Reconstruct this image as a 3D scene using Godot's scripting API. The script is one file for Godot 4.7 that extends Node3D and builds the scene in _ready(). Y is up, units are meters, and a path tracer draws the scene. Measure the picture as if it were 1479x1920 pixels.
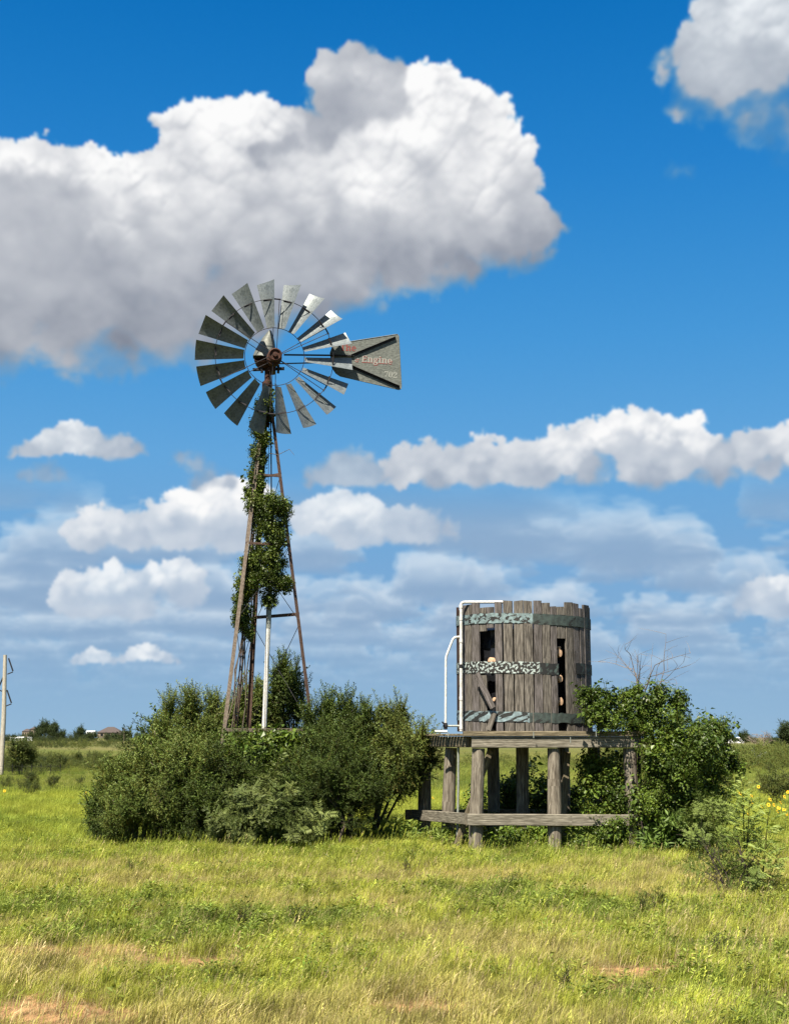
extends Node3D

# A ranch field: an abandoned windmill overgrown with vines, a wooden water tank on a post platform, scrub and open grassland.
# Metres, y up. The camera stands at the origin at eye height and looks along -z.

func set_view() -> void:
	var cam := Camera3D.new()
	cam.name = "camera"
	cam.position = Vector3(0, 1.85, 0)
	cam.rotation_degrees = Vector3(9.657, 0, 0)
	cam.fov = 42.3225
	cam.near = 0.1
	cam.far = 6000.0
	add_child(cam)
	cam.current = true
	var env := Environment.new()
	env.background_mode = Environment.BG_SKY
	env.sky = make_sky()
	env.background_energy_multiplier = 0.4
	env.tonemap_mode = Environment.TONE_MAPPER_LINEAR
	env.tonemap_exposure = 2.5
	env.ssao_enabled = true
	env.ssil_enabled = true
	env.sdfgi_enabled = true
	var we := WorldEnvironment.new()
	we.name = "world_environment"
	we.environment = env
	add_child(we)
	var sun := DirectionalLight3D.new()
	sun.name = "sun"
	sun.light_energy = 1.6
	sun.light_angular_distance = 0.5
	sun.light_color = Color(1.0, 0.955, 0.88)
	sun.shadow_enabled = true
	add_child(sun)
	# high, behind the camera and to its left
	var az := deg_to_rad(-25.0)
	var el := deg_to_rad(56.0)
	sun.look_at_from_position(Vector3(sin(az) * cos(el), sin(el), cos(az) * cos(el)) * 50.0, Vector3.ZERO)
# ---------------------------------------------------------------- sky
# Each cloud: opacity, softness of its edge, then lobes (azimuth, elevation, radius in degrees, tone).
var CLOUDS := [
	[0.90, 0.60, [-14.30, 6.12, 0.56, 0.70, -13.66, 6.36, 0.65, 0.85, -12.77, 6.27, 0.77, 0.90, -12.02, 6.90, 0.53, 1.00, -11.44, 6.30, 0.77, 0.90, -10.45, 6.77, 0.54, 1.00, -9.21, 6.91, 0.79, 0.85, -11.19, 5.63, 1.55, 0.40, -13.19, 5.59, 1.31, 0.40, -8.96, 6.12, 1.12, 0.40]],
	[0.80, 0.60, [-13.52, 3.06, 0.26, 0.40, -13.20, 3.20, 0.32, 0.60, -12.77, 3.36, 0.39, 0.85, -12.33, 3.28, 0.35, 0.70, -11.95, 3.10, 0.26, 0.40]],
	[0.85, 0.60, [-11.60, 3.15, 0.28, 0.50, -11.17, 3.38, 0.37, 0.85, -10.64, 3.56, 0.40, 0.95, -10.12, 3.44, 0.38, 0.70, -9.67, 3.21, 0.33, 0.45, -9.22, 3.13, 0.22, 0.30]],
	[0.90, 0.60, [15.62, 6.08, 0.51, 0.60, 16.23, 6.28, 0.43, 1.00, 16.91, 6.04, 0.63, 0.80, 14.96, 5.65, 0.86, 0.40, 16.24, 5.40, 1.06, 0.40]],
	[0.90, 0.60, [-3.96, 9.29, 0.69, 0.60, -3.26, 9.53, 0.88, 0.80, -2.33, 9.76, 0.97, 0.90, -1.16, 9.42, 0.92, 0.80, 0.01, 9.08, 1.04, 0.50, 1.41, 8.96, 0.97, 0.40, 2.35, 8.77, 0.55, 0.35, -1.86, 8.73, 1.38, 0.45]],
	[1.00, 0.60, [-13.52, 8.49, 0.66, 0.60, -12.87, 8.97, 0.84, 0.75, -11.98, 8.89, 0.89, 0.70, -10.63, 8.93, 0.89, 0.70, -9.74, 9.52, 0.81, 0.85, -9.06, 9.88, 0.72, 0.95, -8.14, 9.79, 0.95, 0.95, -7.12, 10.39, 0.96, 1.00, -6.30, 10.06, 0.91, 0.95, -7.21, 9.12, 1.36, 0.60, -9.25, 8.51, 1.35, 0.45, -11.28, 8.23, 1.33, 0.40, -13.06, 8.06, 0.99, 0.40, -6.96, 8.33, 1.37, 0.40]],
	[0.95, 0.60, [-16.41, 11.67, 0.43, 0.35, -15.76, 11.80, 0.60, 0.50, -14.89, 12.07, 0.73, 0.65, -14.02, 12.63, 0.65, 0.80, -13.45, 12.32, 0.74, 0.70, -12.65, 12.02, 0.79, 0.50, -11.75, 12.13, 0.66, 0.35, -11.23, 12.24, 0.40, 0.25]],
	[0.60, 0.60, [-15.82, 10.79, 0.51, 0.15, -15.06, 10.94, 0.69, 0.15, -14.39, 10.88, 0.39, 0.10]],
	[0.70, 0.60, [-9.34, 11.81, 0.45, 0.20, -8.65, 11.56, 0.59, 0.20, -8.06, 11.05, 0.68, 0.15, -8.62, 10.65, 0.68, 0.15, -7.24, 10.84, 0.59, 0.20]],
	[0.85, 0.60, [-3.86, 10.90, 0.55, 0.25, -3.16, 11.14, 0.83, 0.30, -2.11, 11.50, 1.15, 0.45, -0.93, 11.27, 0.97, 0.40]],
	[1.00, 0.60, [0.01, 11.39, 0.78, 0.50, 0.84, 11.78, 0.92, 0.65, 1.78, 11.68, 0.92, 0.60, 2.72, 11.77, 0.97, 0.60, 3.79, 12.29, 0.73, 0.70, 4.72, 11.70, 1.01, 0.60, 5.77, 11.79, 1.05, 0.65, 6.83, 12.11, 1.00, 0.75, 7.88, 12.36, 1.00, 0.80, 8.70, 12.86, 0.77, 0.90, 9.64, 13.17, 0.72, 0.95, 10.56, 13.24, 0.71, 1.00, 11.57, 12.82, 0.80, 1.00, 12.82, 12.85, 0.75, 1.00, 13.47, 12.32, 0.74, 0.90, 10.75, 11.99, 1.56, 0.60, 12.32, 11.59, 1.32, 0.50, 13.89, 11.51, 1.09, 0.40, 15.23, 11.89, 0.82, 0.60, 16.34, 12.16, 0.77, 0.75, 17.20, 12.00, 0.95, 0.75, 8.43, 11.27, 1.13, 0.35, 6.11, 11.10, 1.03, 0.35, 3.77, 11.13, 0.92, 0.35, 1.89, 11.04, 0.92, 0.30, 14.08, 10.83, 1.09, 0.25, 16.07, 11.07, 1.07, 0.30, 11.16, 10.84, 1.34, 0.25, 6.12, 11.44, 1.14, 0.40]],
	[0.95, 1.30, [12.12, 27.42, 0.52, 0.50, 12.86, 27.97, 0.80, 0.55, 13.71, 28.49, 0.88, 0.60, 14.70, 29.39, 0.96, 0.75, 15.85, 29.06, 1.53, 0.80, 17.02, 29.11, 1.89, 0.85, 18.34, 28.34, 2.07, 0.80, 13.64, 27.07, 1.20, 0.50, 15.07, 27.54, 1.77, 0.60, 16.89, 26.92, 2.14, 0.50, 13.13, 26.19, 0.81, 0.45, 14.53, 26.06, 1.20, 0.45, 16.13, 25.58, 1.19, 0.40, 17.70, 25.19, 1.57, 0.35, 15.19, 29.73, 0.96, 0.80]],
	[0.50, 1.40, [16.75, 24.47, 0.90, 0.20, 17.85, 23.93, 0.99, 0.20, 15.85, 24.78, 0.70, 0.20]],
	[0.35, 1.30, [12.60, 23.57, 0.50, 0.30, 13.25, 23.51, 0.41, 0.25]],
	[1.00, 0.55, [-10.54, 20.51, 2.81, 0.50, -9.85, 21.21, 1.94, 0.60, -18.87, 22.76, 1.78, 0.85, -17.33, 23.19, 1.24, 0.95, -15.99, 23.51, 1.13, 0.95, -14.62, 23.64, 1.06, 0.95, -13.69, 23.52, 1.07, 0.95, -12.62, 23.07, 1.00, 0.85, -11.70, 23.47, 0.71, 0.85, -14.76, 21.71, 2.28, 0.70, -17.87, 20.76, 2.64, 0.60, -12.68, 21.67, 1.48, 0.70, -16.01, 19.44, 3.12, 0.50, -12.80, 18.82, 3.22, 0.38, -17.24, 17.38, 2.70, 0.30, -14.34, 17.39, 2.35, 0.30, -11.37, 17.59, 2.18, 0.25, -9.51, 17.69, 2.21, 0.25, -12.02, 16.43, 1.09, 0.20, -17.83, 16.02, 1.25, 0.25, -10.20, 24.43, 0.84, 0.90, -9.51, 25.54, 1.08, 0.95, -8.20, 25.93, 1.04, 1.00, -6.87, 26.11, 1.05, 1.00, -5.65, 26.06, 0.93, 0.90, -4.54, 25.88, 0.93, 0.70, -9.95, 24.23, 1.16, 0.90, -8.27, 24.12, 2.34, 0.90, -10.62, 22.90, 1.48, 0.75, -4.86, 22.96, 3.04, 0.80, -7.48, 21.55, 3.27, 0.60, -2.96, 27.82, 0.87, 0.60, -2.10, 28.15, 0.91, 0.65, -1.23, 28.26, 0.83, 0.60, -0.36, 27.74, 0.84, 0.50, -2.46, 26.88, 1.30, 0.45, -0.98, 26.69, 1.31, 0.42, 0.01, 27.01, 0.88, 0.50, -3.68, 25.80, 1.27, 0.35, -5.14, 25.01, 1.07, 0.35, -6.10, 24.54, 0.75, 0.40, 1.25, 27.22, 1.05, 1.00, 2.24, 26.99, 1.09, 1.00, 3.35, 26.55, 1.05, 1.00, 4.32, 25.89, 0.97, 0.95, 4.92, 25.23, 0.94, 0.95, 1.49, 24.98, 2.36, 0.90, -0.97, 24.12, 2.82, 0.90, 3.19, 23.44, 2.61, 0.75, 4.78, 24.05, 1.29, 0.80, 5.37, 22.95, 1.30, 0.65, 5.96, 22.27, 0.98, 0.50, 6.43, 21.71, 0.83, 0.40, 7.03, 21.46, 0.65, 0.30, 7.63, 21.55, 0.52, 0.22, 6.54, 21.04, 0.88, 0.25, 5.34, 21.08, 1.32, 0.28, 3.40, 20.13, 1.11, 0.22, -3.36, 18.56, 1.35, 0.18, -6.21, 17.59, 1.34, 0.18, -8.54, 16.61, 1.11, 0.18, 1.23, 21.72, 2.87, 0.50, 3.90, 21.67, 1.98, 0.45, -1.93, 21.04, 3.10, 0.45, -4.58, 20.11, 2.67, 0.38, 0.50, 20.39, 1.56, 0.30, -2.40, 19.48, 1.57, 0.25, -7.42, 18.67, 2.66, 0.28, -4.80, 18.76, 1.34, 0.22, -6.48, 19.60, 2.44, 0.30, 2.43, 20.59, 1.33, 0.30, -0.47, 19.94, 1.34, 0.25]],
]

func more_clouds() -> Array:
	# the same kind of sky all the way round, outside the part listed above
	var r := RandomNumberGenerator.new()
	r.seed = 77
	var list := []
	for k in 150:
		var az: float = r.randf_range(23.0, 337.0)
		var el: float = 1.5 + 34.0 * pow(r.randf(), 1.6)
		if k % 6 == 0:
			el = r.randf_range(30.0, 75.0)
		var size: float = (0.5 + el * 0.085) * r.randf_range(0.7, 1.5)
		var wide: float = size * r.randf_range(2.0, 4.5)
		var lobes := []
		for n in 14:
			var t: float = r.randf_range(-1.0, 1.0)
			var up: float = r.randf() * (1.0 - t * t)
			lobes.append_array([az + t * wide / cos(deg_to_rad(el)), el + up * size * 1.4, size * r.randf_range(0.45, 0.9), 0.3 + 0.65 * up])
		list.append([r.randf_range(0.6, 1.0) if el > 12.0 else r.randf_range(0.4, 0.7), 0.8, lobes])
	list.sort_custom(func(a, b): return a[2][1] < b[2][1])
	return list

func air(el: float) -> Vector3:
	var stops := [[0.0, Vector3(150, 185, 214)], [3.0, Vector3(136, 176, 212)], [7.0, Vector3(122, 170, 214)], [12.0, Vector3(100, 166, 220)], [17.0, Vector3(72, 152, 216)], [24.0, Vector3(40, 130, 204)], [31.0, Vector3(16, 112, 188)], [50.0, Vector3(12, 92, 168)], [90.0, Vector3(10, 74, 148)]]
	for i in range(1, stops.size()):
		if el <= stops[i][0]:
			var a: float = stops[i - 1][0]
			return stops[i - 1][1].lerp(stops[i][1], (el - a) / (stops[i][0] - a))
	return stops[-1][1]

# fair-weather clouds in rows towards the horizon: a layer one unit up, seen along a line of sight
func deck(az: float, el: float, c: Vector3, wisp: FastNoiseLite, bump: FastNoiseLite) -> Vector3:
	var rise := tan(deg_to_rad(el))
	var sx := sin(deg_to_rad(az))
	var sz := cos(deg_to_rad(az))
	var through := 1.0
	var sum := Vector3.ZERO
	for k in 22:
		var h := 0.32 * (k + 0.5) / 22.0
		var r := (1.0 + h) / rise
		var x := r * sx
		var z := r * sz
		var n := wisp.get_noise_2d(x * 0.62 + 11.0, z * 0.56) + 0.4 * wisp.get_noise_2d(x * 1.3, z * 1.3 + 30.0)
		var top := minf(0.34, (n - 0.045) * 1.15)
		if top < 0.0:
			continue
		var d: float = top + 0.07 * bump.get_noise_3d(x * 3.2, h * 12.0, z * 3.2) + 0.035 * bump.get_noise_3d(x * 8.0, h * 26.0, z * 8.0) - h
		if d <= 0.0:
			continue
		var a := smoothstep(0.0, 0.09, d) * 0.4
		var lit := smoothstep(0.0, 0.85, h / maxf(top, 0.06) + 0.1 * bump.get_noise_3d(x * 3.2 + 5.0, h * 12.0, z * 3.2))
		sum += Vector3(148, 171, 199).lerp(Vector3(238, 241, 245), lit) * (a * through)
		through *= 1.0 - a
		if through < 0.05:
			break
	var cover := 1.0 - through
	if cover < 0.001:
		return c
	var clear := smoothstep(1.0, 5.5, el) * (1.0 - smoothstep(8.5, 11.5, el)) * 0.74
	return c.lerp(sum / cover, cover * clear)

func paint_sky(w: int, h: int, x0: int, x1: int, y0: int, y1: int, list: Array) -> Image:
	var nx := x1 - x0
	var ny := y1 - y0
	var rgb := PackedVector3Array()
	rgb.resize(nx * ny)
	var bump := FastNoiseLite.new()
	bump.seed = 5
	bump.fractal_type = FastNoiseLite.FRACTAL_NONE
	bump.frequency = 1.0
	var puffs := FastNoiseLite.new()
	puffs.seed = 21
	puffs.noise_type = FastNoiseLite.TYPE_CELLULAR
	puffs.cellular_return_type = FastNoiseLite.RETURN_DISTANCE
	puffs.fractal_type = FastNoiseLite.FRACTAL_NONE
	puffs.frequency = 1.0
	var wisp := FastNoiseLite.new()
	wisp.seed = 9
	wisp.frequency = 1.0
	wisp.fractal_octaves = 4
	for j in ny:
		var el := 90.0 - (y0 + j + 0.5) * 180.0 / h
		var c := air(clampf(el, 0.0, 90.0))
		for i in nx:
			var az := ((x0 + i + 0.5) / w - 0.5) * 360.0
			rgb[j * nx + i] = c
			if el > 1.0 and el < 12.5:
				rgb[j * nx + i] = deck(az, el, c, wisp, bump)
	for cloud in list:
		var lobes: Array = cloud[2]
		var n: int = lobes.size() / 4
		var a0 := 1e9
		var a1 := -1e9
		var e0 := 1e9
		var e1 := -1e9
		var mean := 0.0
		for k in n:
			var c: float = cos(deg_to_rad(lobes[k * 4 + 1]))
			var rr: float = lobes[k * 4 + 2]
			a0 = minf(a0, lobes[k * 4] - rr * 1.35 / c)
			a1 = maxf(a1, lobes[k * 4] + rr * 1.35 / c)
			e0 = minf(e0, lobes[k * 4 + 1] - rr * 1.35)
			e1 = maxf(e1, lobes[k * 4 + 1] + rr * 1.35)
			mean += rr / n
		for turn: float in [-360.0, 0.0, 360.0]:
			var i0 := maxi(0, int(floor(((a0 + turn) / 360.0 + 0.5) * w)) - x0)
			var i1 := mini(nx - 1, int(ceil(((a1 + turn) / 360.0 + 0.5) * w)) - x0)
			var j0 := maxi(0, int(floor((90.0 - e1) / 180.0 * h)) - y0)
			var j1 := mini(ny - 1, int(ceil((90.0 - e0) / 180.0 * h)) - y0)
			if i1 <= i0 or j1 <= j0:
				continue
			var gw := i1 - i0 + 1
			var gh := j1 - j0 + 1
			var thick := PackedFloat32Array()
			var tone := PackedFloat32Array()
			var relief := PackedFloat32Array()
			thick.resize(gw * gh)
			tone.resize(gw * gh)
			relief.resize(gw * gh)
			var fq := 0.85 / mean
			var far := 1.0 - smoothstep(7.0, 17.0, (e0 + e1) * 0.5)
			var base := lerpf(e0, e1, 0.36)
			var ce0 := cos(deg_to_rad((e0 + e1) * 0.5))
			for j in gh:
				var el := 90.0 - (y0 + j0 + j + 0.5) * 180.0 / h
				var ce := cos(deg_to_rad(el))
				var sunk := maxf(0.0, base - el) / mean * (0.9 if far > 0.0 else 0.0)
				for i in gw:
					var az := ((x0 + i0 + i + 0.5) / w - 0.5) * 360.0 - turn
					var sx := az * ce0 * fq
					var sy := el * fq
					var wx := wisp.get_noise_2d(sx * 0.8, sy * 0.8) * mean * 0.55
					var wy := wisp.get_noise_2d(sx * 0.8 + 40.0, sy * 0.8) * mean * 0.45
					var total := 0.0
					var tones := 0.0
					for k in n:
						var rr: float = lobes[k * 4 + 2]
						var dy: float = el - lobes[k * 4 + 1] + wy
						if absf(dy) > rr * 1.35:
							continue
						var dx: float = (az - lobes[k * 4]) * ce + wx
						if absf(dx) > rr * 1.35:
							continue
						var f := 1.0 - sqrt(dx * dx + dy * dy) / rr
						if f > -0.35:
							var e := exp(6.0 * f)
							total += e
							tones += e * lobes[k * 4 + 3]
					var at := j * gw + i
					if total < 0.13:
						thick[at] = -1.0
						continue
					var f := log(total) / 6.0 - sunk
					var b: float = 0.55 * absf(bump.get_noise_2d(sx * 1.1 + wx, sy * 1.1)) + 0.34 * absf(bump.get_noise_2d(sx * 2.3, sy * 2.3 + wx)) + 0.14 * absf(bump.get_noise_2d(sx * 4.7, sy * 4.7)) + 0.08 * absf(bump.get_noise_2d(sx * 9.5, sy * 9.5))
					var d1: float = puffs.get_noise_2d(sx * 0.75 + 0.35 * wisp.get_noise_2d(sx * 0.5, sy * 0.5), sy * 0.85) + 1.0
					var d2: float = puffs.get_noise_2d(sx * 1.9 + 7.0, sy * 2.1) + 1.0
					var d3: float = puffs.get_noise_2d(sx * 4.4 + 3.0, sy * 4.6) + 1.0
					var puff: float = 0.7 * (1.0 - d1 * d1) + 0.24 * (1.0 - d2 * d2) + 0.06 * (1.0 - d3 * d3)
					thick[at] = f + ((b - 0.36) * 0.34 + (puff - 0.72) * 0.3) * (1.0 - 0.8 * smoothstep(0.1, 0.35, f))
					tone[at] = tones / total
					relief[at] = mean * (0.55 * sqrt(maxf(f + 0.15, 0.0)) + 0.8 * puff)
					tone[at] += (puff - 0.72) * 0.5 * tone[at] + 0.22 * wisp.get_noise_2d(sx * 0.45 + 9.0, sy * 0.6)
			var step := 180.0 / h
			for j in gh:
				for i in gw:
					var at := j * gw + i
					var f := thick[at]
					if f <= 0.0:
						continue
					var gx := (relief[j * gw + mini(i + 1, gw - 1)] - relief[j * gw + maxi(i - 1, 0)]) / (2.0 * step)
					var gy := (relief[maxi(j - 1, 0) * gw + i] - relief[mini(j + 1, gh - 1) * gw + i]) / (2.0 * step)
					gx = clampf(gx, -2.5, 2.5)
					gy = clampf(gy, -2.5, 2.5)
					var lit := (0.18 * gx - 0.62 * gy * 1.0 + 0.75) / sqrt(1.0 + gx * gx + gy * gy)
					var t: float = tone[at]
					var shade := clampf(t * 0.92 + (lit - 0.66) * (0.02 + 0.3 * smoothstep(0.45, 0.95, t)), 0.0, 1.0)
					var c := Vector3(126, 134, 150).lerp(Vector3(148, 170, 197), far).lerp(Vector3(252, 252, 252), shade)
					var soft: float = cloud[1] * (0.2 + 1.3 * (1.0 - smoothstep(0.15, 0.65, t)) * (1.0 - 0.6 * far)) * (1.0 + 0.6 * far)
					var al := smoothstep(0.0, soft, f) * float(cloud[0])
					var put := (j0 + j) * nx + i0 + i
					rgb[put] = rgb[put].lerp(c, al)
	var bytes := PackedByteArray()
	bytes.resize(nx * ny * 4)
	var rnd := RandomNumberGenerator.new()
	rnd.seed = 3
	for p in nx * ny:
		var c := rgb[p]
		var dither := rnd.randf()
		bytes[p * 4] = clampi(int(c.x + dither), 0, 255)
		bytes[p * 4 + 1] = clampi(int(c.y + dither), 0, 255)
		bytes[p * 4 + 2] = clampi(int(c.z + dither), 0, 255)
		bytes[p * 4 + 3] = 255
	return Image.create_from_data(nx, ny, false, Image.FORMAT_RGBA8, bytes)

func make_sky() -> Sky:
	var list: Array = more_clouds() + CLOUDS
	var whole := paint_sky(1024, 512, 0, 1024, 0, 512, list)
	whole.resize(4096, 2048, Image.INTERPOLATE_CUBIC)
	var x0 := 2048 - 252
	var y0 := 1024 - 400
	var fine := paint_sky(4096, 2048, x0, x0 + 504, y0, 1024, CLOUDS + more_clouds().filter(func(c): return c[2][0] < 40.0 or c[2][0] > 320.0))
	whole.blit_rect(fine, Rect2i(0, 0, 504, 400), Vector2i(x0, y0))
	# the panorama begins at -z, so its halves change places
	var rolled := Image.create_empty(4096, 2048, false, Image.FORMAT_RGBA8)
	rolled.blit_rect(whole, Rect2i(2048, 0, 2048, 2048), Vector2i(0, 0))
	rolled.blit_rect(whole, Rect2i(0, 0, 2048, 2048), Vector2i(2048, 0))
	var mat := PanoramaSkyMaterial.new()
	mat.panorama = ImageTexture.create_from_image(rolled)
	mat.energy_multiplier = 1.0
	var sky := Sky.new()
	sky.sky_material = mat
	return sky
# ---------------------------------------------------------------- tools
var used := {}
var mats := {}
var rng := RandomNumberGenerator.new()
var field := FastNoiseLite.new()   # broad patches over the field
var rough := FastNoiseLite.new()   # finer unevenness

func lin(r: float, g: float, b: float) -> Color:
	return Color(r, g, b).linear_to_srgb()

func unique(called: String) -> String:
	used[called] = used.get(called, -1) + 1
	return called if used[called] == 0 else "%s_%03d" % [called, used[called]]

func thing(called: String, label: String, category: String, at := Vector3.ZERO, turn := 0.0, group := "") -> Node3D:
	var o := Node3D.new()
	o.name = unique(called)
	add_child(o)
	o.position = at
	o.rotation.y = turn
	o.set_meta("label", label)
	o.set_meta("category", category)
	if group:
		o.set_meta("group", group)
	return o

func begin() -> SurfaceTool:
	var st := SurfaceTool.new()
	st.begin(Mesh.PRIMITIVE_TRIANGLES)
	return st

func put(called: String, mesh: Mesh, m: Material, parent: Node3D, xf := Transform3D()) -> MeshInstance3D:
	var o := MeshInstance3D.new()
	o.name = called
	o.mesh = mesh
	o.material_override = m
	o.transform = xf
	o.cast_shadow = GeometryInstance3D.SHADOW_CASTING_SETTING_ON
	parent.add_child(o, true)
	return o

func part(called: String, st: SurfaceTool, m: Material, parent: Node3D, xf := Transform3D()) -> MeshInstance3D:
	return put(called, st.commit(), m, parent, xf)

func tri(st: SurfaceTool, a: Vector3, b: Vector3, c: Vector3, na: Vector3, nb: Vector3, nc: Vector3, ua := Vector2.ZERO, ub := Vector2.ZERO, uc := Vector2.ZERO) -> void:
	if (c - a).cross(b - a).dot(na + nb + nc) < 0.0:
		var t := b; b = c; c = t
		t = nb; nb = nc; nc = t
		var u := ub; ub = uc; uc = u
	st.set_normal(na); st.set_uv(ua); st.add_vertex(a)
	st.set_normal(nb); st.set_uv(ub); st.add_vertex(b)
	st.set_normal(nc); st.set_uv(uc); st.add_vertex(c)

func flat(st: SurfaceTool, a: Vector3, b: Vector3, c: Vector3, out: Vector3, ua := Vector2.ZERO, ub := Vector2.ZERO, uc := Vector2.ZERO) -> void:
	var n := (c - a).cross(b - a).normalized()
	if n.dot(out) < 0.0:
		n = -n
	tri(st, a, b, c, n, n, n, ua, ub, uc)

func quad(st: SurfaceTool, a: Vector3, b: Vector3, c: Vector3, d: Vector3, out: Vector3, ua := Vector2.ZERO, ub := Vector2.ZERO, uc := Vector2.ZERO, ud := Vector2.ZERO) -> void:
	flat(st, a, b, c, out, ua, ub, uc)
	flat(st, a, c, d, out, ua, uc, ud)

# A sawn board: runs along xf's y from 0 to long, wide along x, thick along z, its long edges chamfered. Texture runs along the grain.
func board(st: SurfaceTool, xf: Transform3D, long: float, wide: float, thick: float, chamfer := 0.006, shift := Vector2.ZERO, skew := 0.0) -> void:
	var w := wide * 0.5
	var t := thick * 0.5
	var k := chamfer
	var ring := [Vector2(-w + k, t), Vector2(w - k, t), Vector2(w, t - k), Vector2(w, -t + k), Vector2(w - k, -t), Vector2(-w + k, -t), Vector2(-w, -t + k), Vector2(-w, t - k)]
	var mid := xf * Vector3(0, long * 0.5, 0)
	var run := 0.0
	for i in 8:
		var p: Vector2 = ring[i]
		var q: Vector2 = ring[(i + 1) % 8]
		var step := p.distance_to(q)
		var a := xf * Vector3(p.x, 0, p.y)
		var b := xf * Vector3(q.x, 0, q.y)
		var c := xf * Vector3(q.x, long + skew * q.x, q.y)
		var d := xf * Vector3(p.x, long + skew * p.x, p.y)
		var out: Vector3 = xf.basis * Vector3((p.x + q.x), 0, (p.y + q.y))
		quad(st, a, b, c, d, out, shift + Vector2(run, 0), shift + Vector2(run + step, 0), shift + Vector2(run + step, long), shift + Vector2(run, long))
		run += step
	for e in 2:
		var y := float(e) * long
		var out2: Vector3 = xf.basis.y * (1.0 if e else -1.0)
		for i in range(1, 7):
			var f := []
			for n in [0, i, i + 1]:
				f.append(xf * Vector3(ring[n].x, y + (skew * ring[n].x if e else 0.0), ring[n].y))
			flat(st, f[0], f[1], f[2], out2, shift, shift + Vector2(0.02, 0.01), shift + Vector2(0.01, 0.02))

# Boards given by their two ends; face is the direction that the wide side looks to.
func frame(a: Vector3, b: Vector3, face: Vector3) -> Transform3D:
	var y := (b - a).normalized()
	var x := y.cross(face).normalized()
	return Transform3D(Basis(x, y, x.cross(y)), a)

func plank(st: SurfaceTool, a: Vector3, b: Vector3, face: Vector3, wide: float, thick: float, chamfer := 0.006, shift := Vector2.ZERO) -> void:
	board(st, frame(a, b, face), a.distance_to(b), wide, thick, chamfer, shift)

func tube(st: SurfaceTool, pts: Array, radii: Array, sides := 8, caps := true, wobble := 0.0, shift := Vector2.ZERO) -> void:
	var rings := []
	var along := 0.0
	var side := Vector3.ZERO
	for i in pts.size():
		var p: Vector3 = pts[i]
		var dir: Vector3 = (pts[mini(i + 1, pts.size() - 1)] - pts[maxi(i - 1, 0)]).normalized()
		if side == Vector3.ZERO:
			side = dir.cross(Vector3(0, 0, 1) if absf(dir.z) < 0.8 else Vector3(1, 0, 0)).normalized()
		side = (side - dir * side.dot(dir)).normalized()
		var other := dir.cross(side)
		if i > 0:
			along += p.distance_to(pts[i - 1])
		var ring := []
		for k in sides:
			var a := TAU * k / sides
			var n := side * cos(a) + other * sin(a)
			var r: float = radii[i]
			if wobble > 0.0:
				r *= 1.0 + wobble * rough.get_noise_3d(p.x * 2.0 + n.x, p.y * 0.9, p.z * 2.0 + n.z)
			ring.append([p + n * r, n])
		rings.append([ring, along])
	for i in range(1, rings.size()):
		var r0: Array = rings[i - 1][0]
		var r1: Array = rings[i][0]
		var v0: float = rings[i - 1][1]
		var v1: float = rings[i][1]
		var girth: float = TAU * radii[i]
		for k in sides:
			var j := (k + 1) % sides
			var u0 := shift + Vector2(girth * k / sides, 0)
			var u1 := shift + Vector2(girth * (k + 1) / sides, 0)
			tri(st, r0[k][0], r0[j][0], r1[j][0], r0[k][1], r0[j][1], r1[j][1], u0 + Vector2(0, v0), u1 + Vector2(0, v0), u1 + Vector2(0, v1))
			tri(st, r0[k][0], r1[j][0], r1[k][0], r0[k][1], r1[j][1], r1[k][1], u0 + Vector2(0, v0), u1 + Vector2(0, v1), u0 + Vector2(0, v1))
	if caps:
		for e in 2:
			var ring: Array = rings[-1 if e else 0][0]
			var out: Vector3 = (pts[-1] - pts[-2]) if e else (pts[0] - pts[1])
			for k in range(1, sides - 1):
				flat(st, ring[0][0], ring[k][0], ring[k + 1][0], out, shift, shift + Vector2(0.03, 0), shift + Vector2(0, 0.03))

func rod(called: String, a: Vector3, b: Vector3, r: float, m: Material, parent: Node3D, sides := 6) -> MeshInstance3D:
	var st := begin()
	tube(st, [a, b], [r, r], sides)
	return part(called, st, m, parent)

# profile: Vector2(radius, height) from bottom to top, round local y
func lathe(st: SurfaceTool, profile: Array, xf := Transform3D(), sides := 24, from := 0.0, to := TAU) -> void:
	for i in range(1, profile.size()):
		var p: Vector2 = profile[i - 1]
		var q: Vector2 = profile[i]
		var slope := Vector2(q.y - p.y, p.x - q.x).normalized()
		for k in sides:
			var a := from + (to - from) * k / sides
			var b := from + (to - from) * (k + 1) / sides
			var ca := Vector3(cos(a), 0, sin(a))
			var cb := Vector3(cos(b), 0, sin(b))
			var na: Vector3 = xf.basis * (ca * slope.x + Vector3.UP * slope.y)
			var nb: Vector3 = xf.basis * (cb * slope.x + Vector3.UP * slope.y)
			var p0 := xf * (ca * p.x + Vector3.UP * p.y)
			var p1 := xf * (cb * p.x + Vector3.UP * p.y)
			var q0 := xf * (ca * q.x + Vector3.UP * q.y)
			var q1 := xf * (cb * q.x + Vector3.UP * q.y)
			var u := Vector2(a * 0.3, p.y)
			var v := Vector2(b * 0.3, q.y)
			if p.x > 0.0001:
				tri(st, p0, p1, q1, na, nb, nb, u, Vector2(v.x, u.y), v)
			if q.x > 0.0001:
				tri(st, p0, q1, q0, na, nb, na, u, v, Vector2(u.x, v.y))

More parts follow.
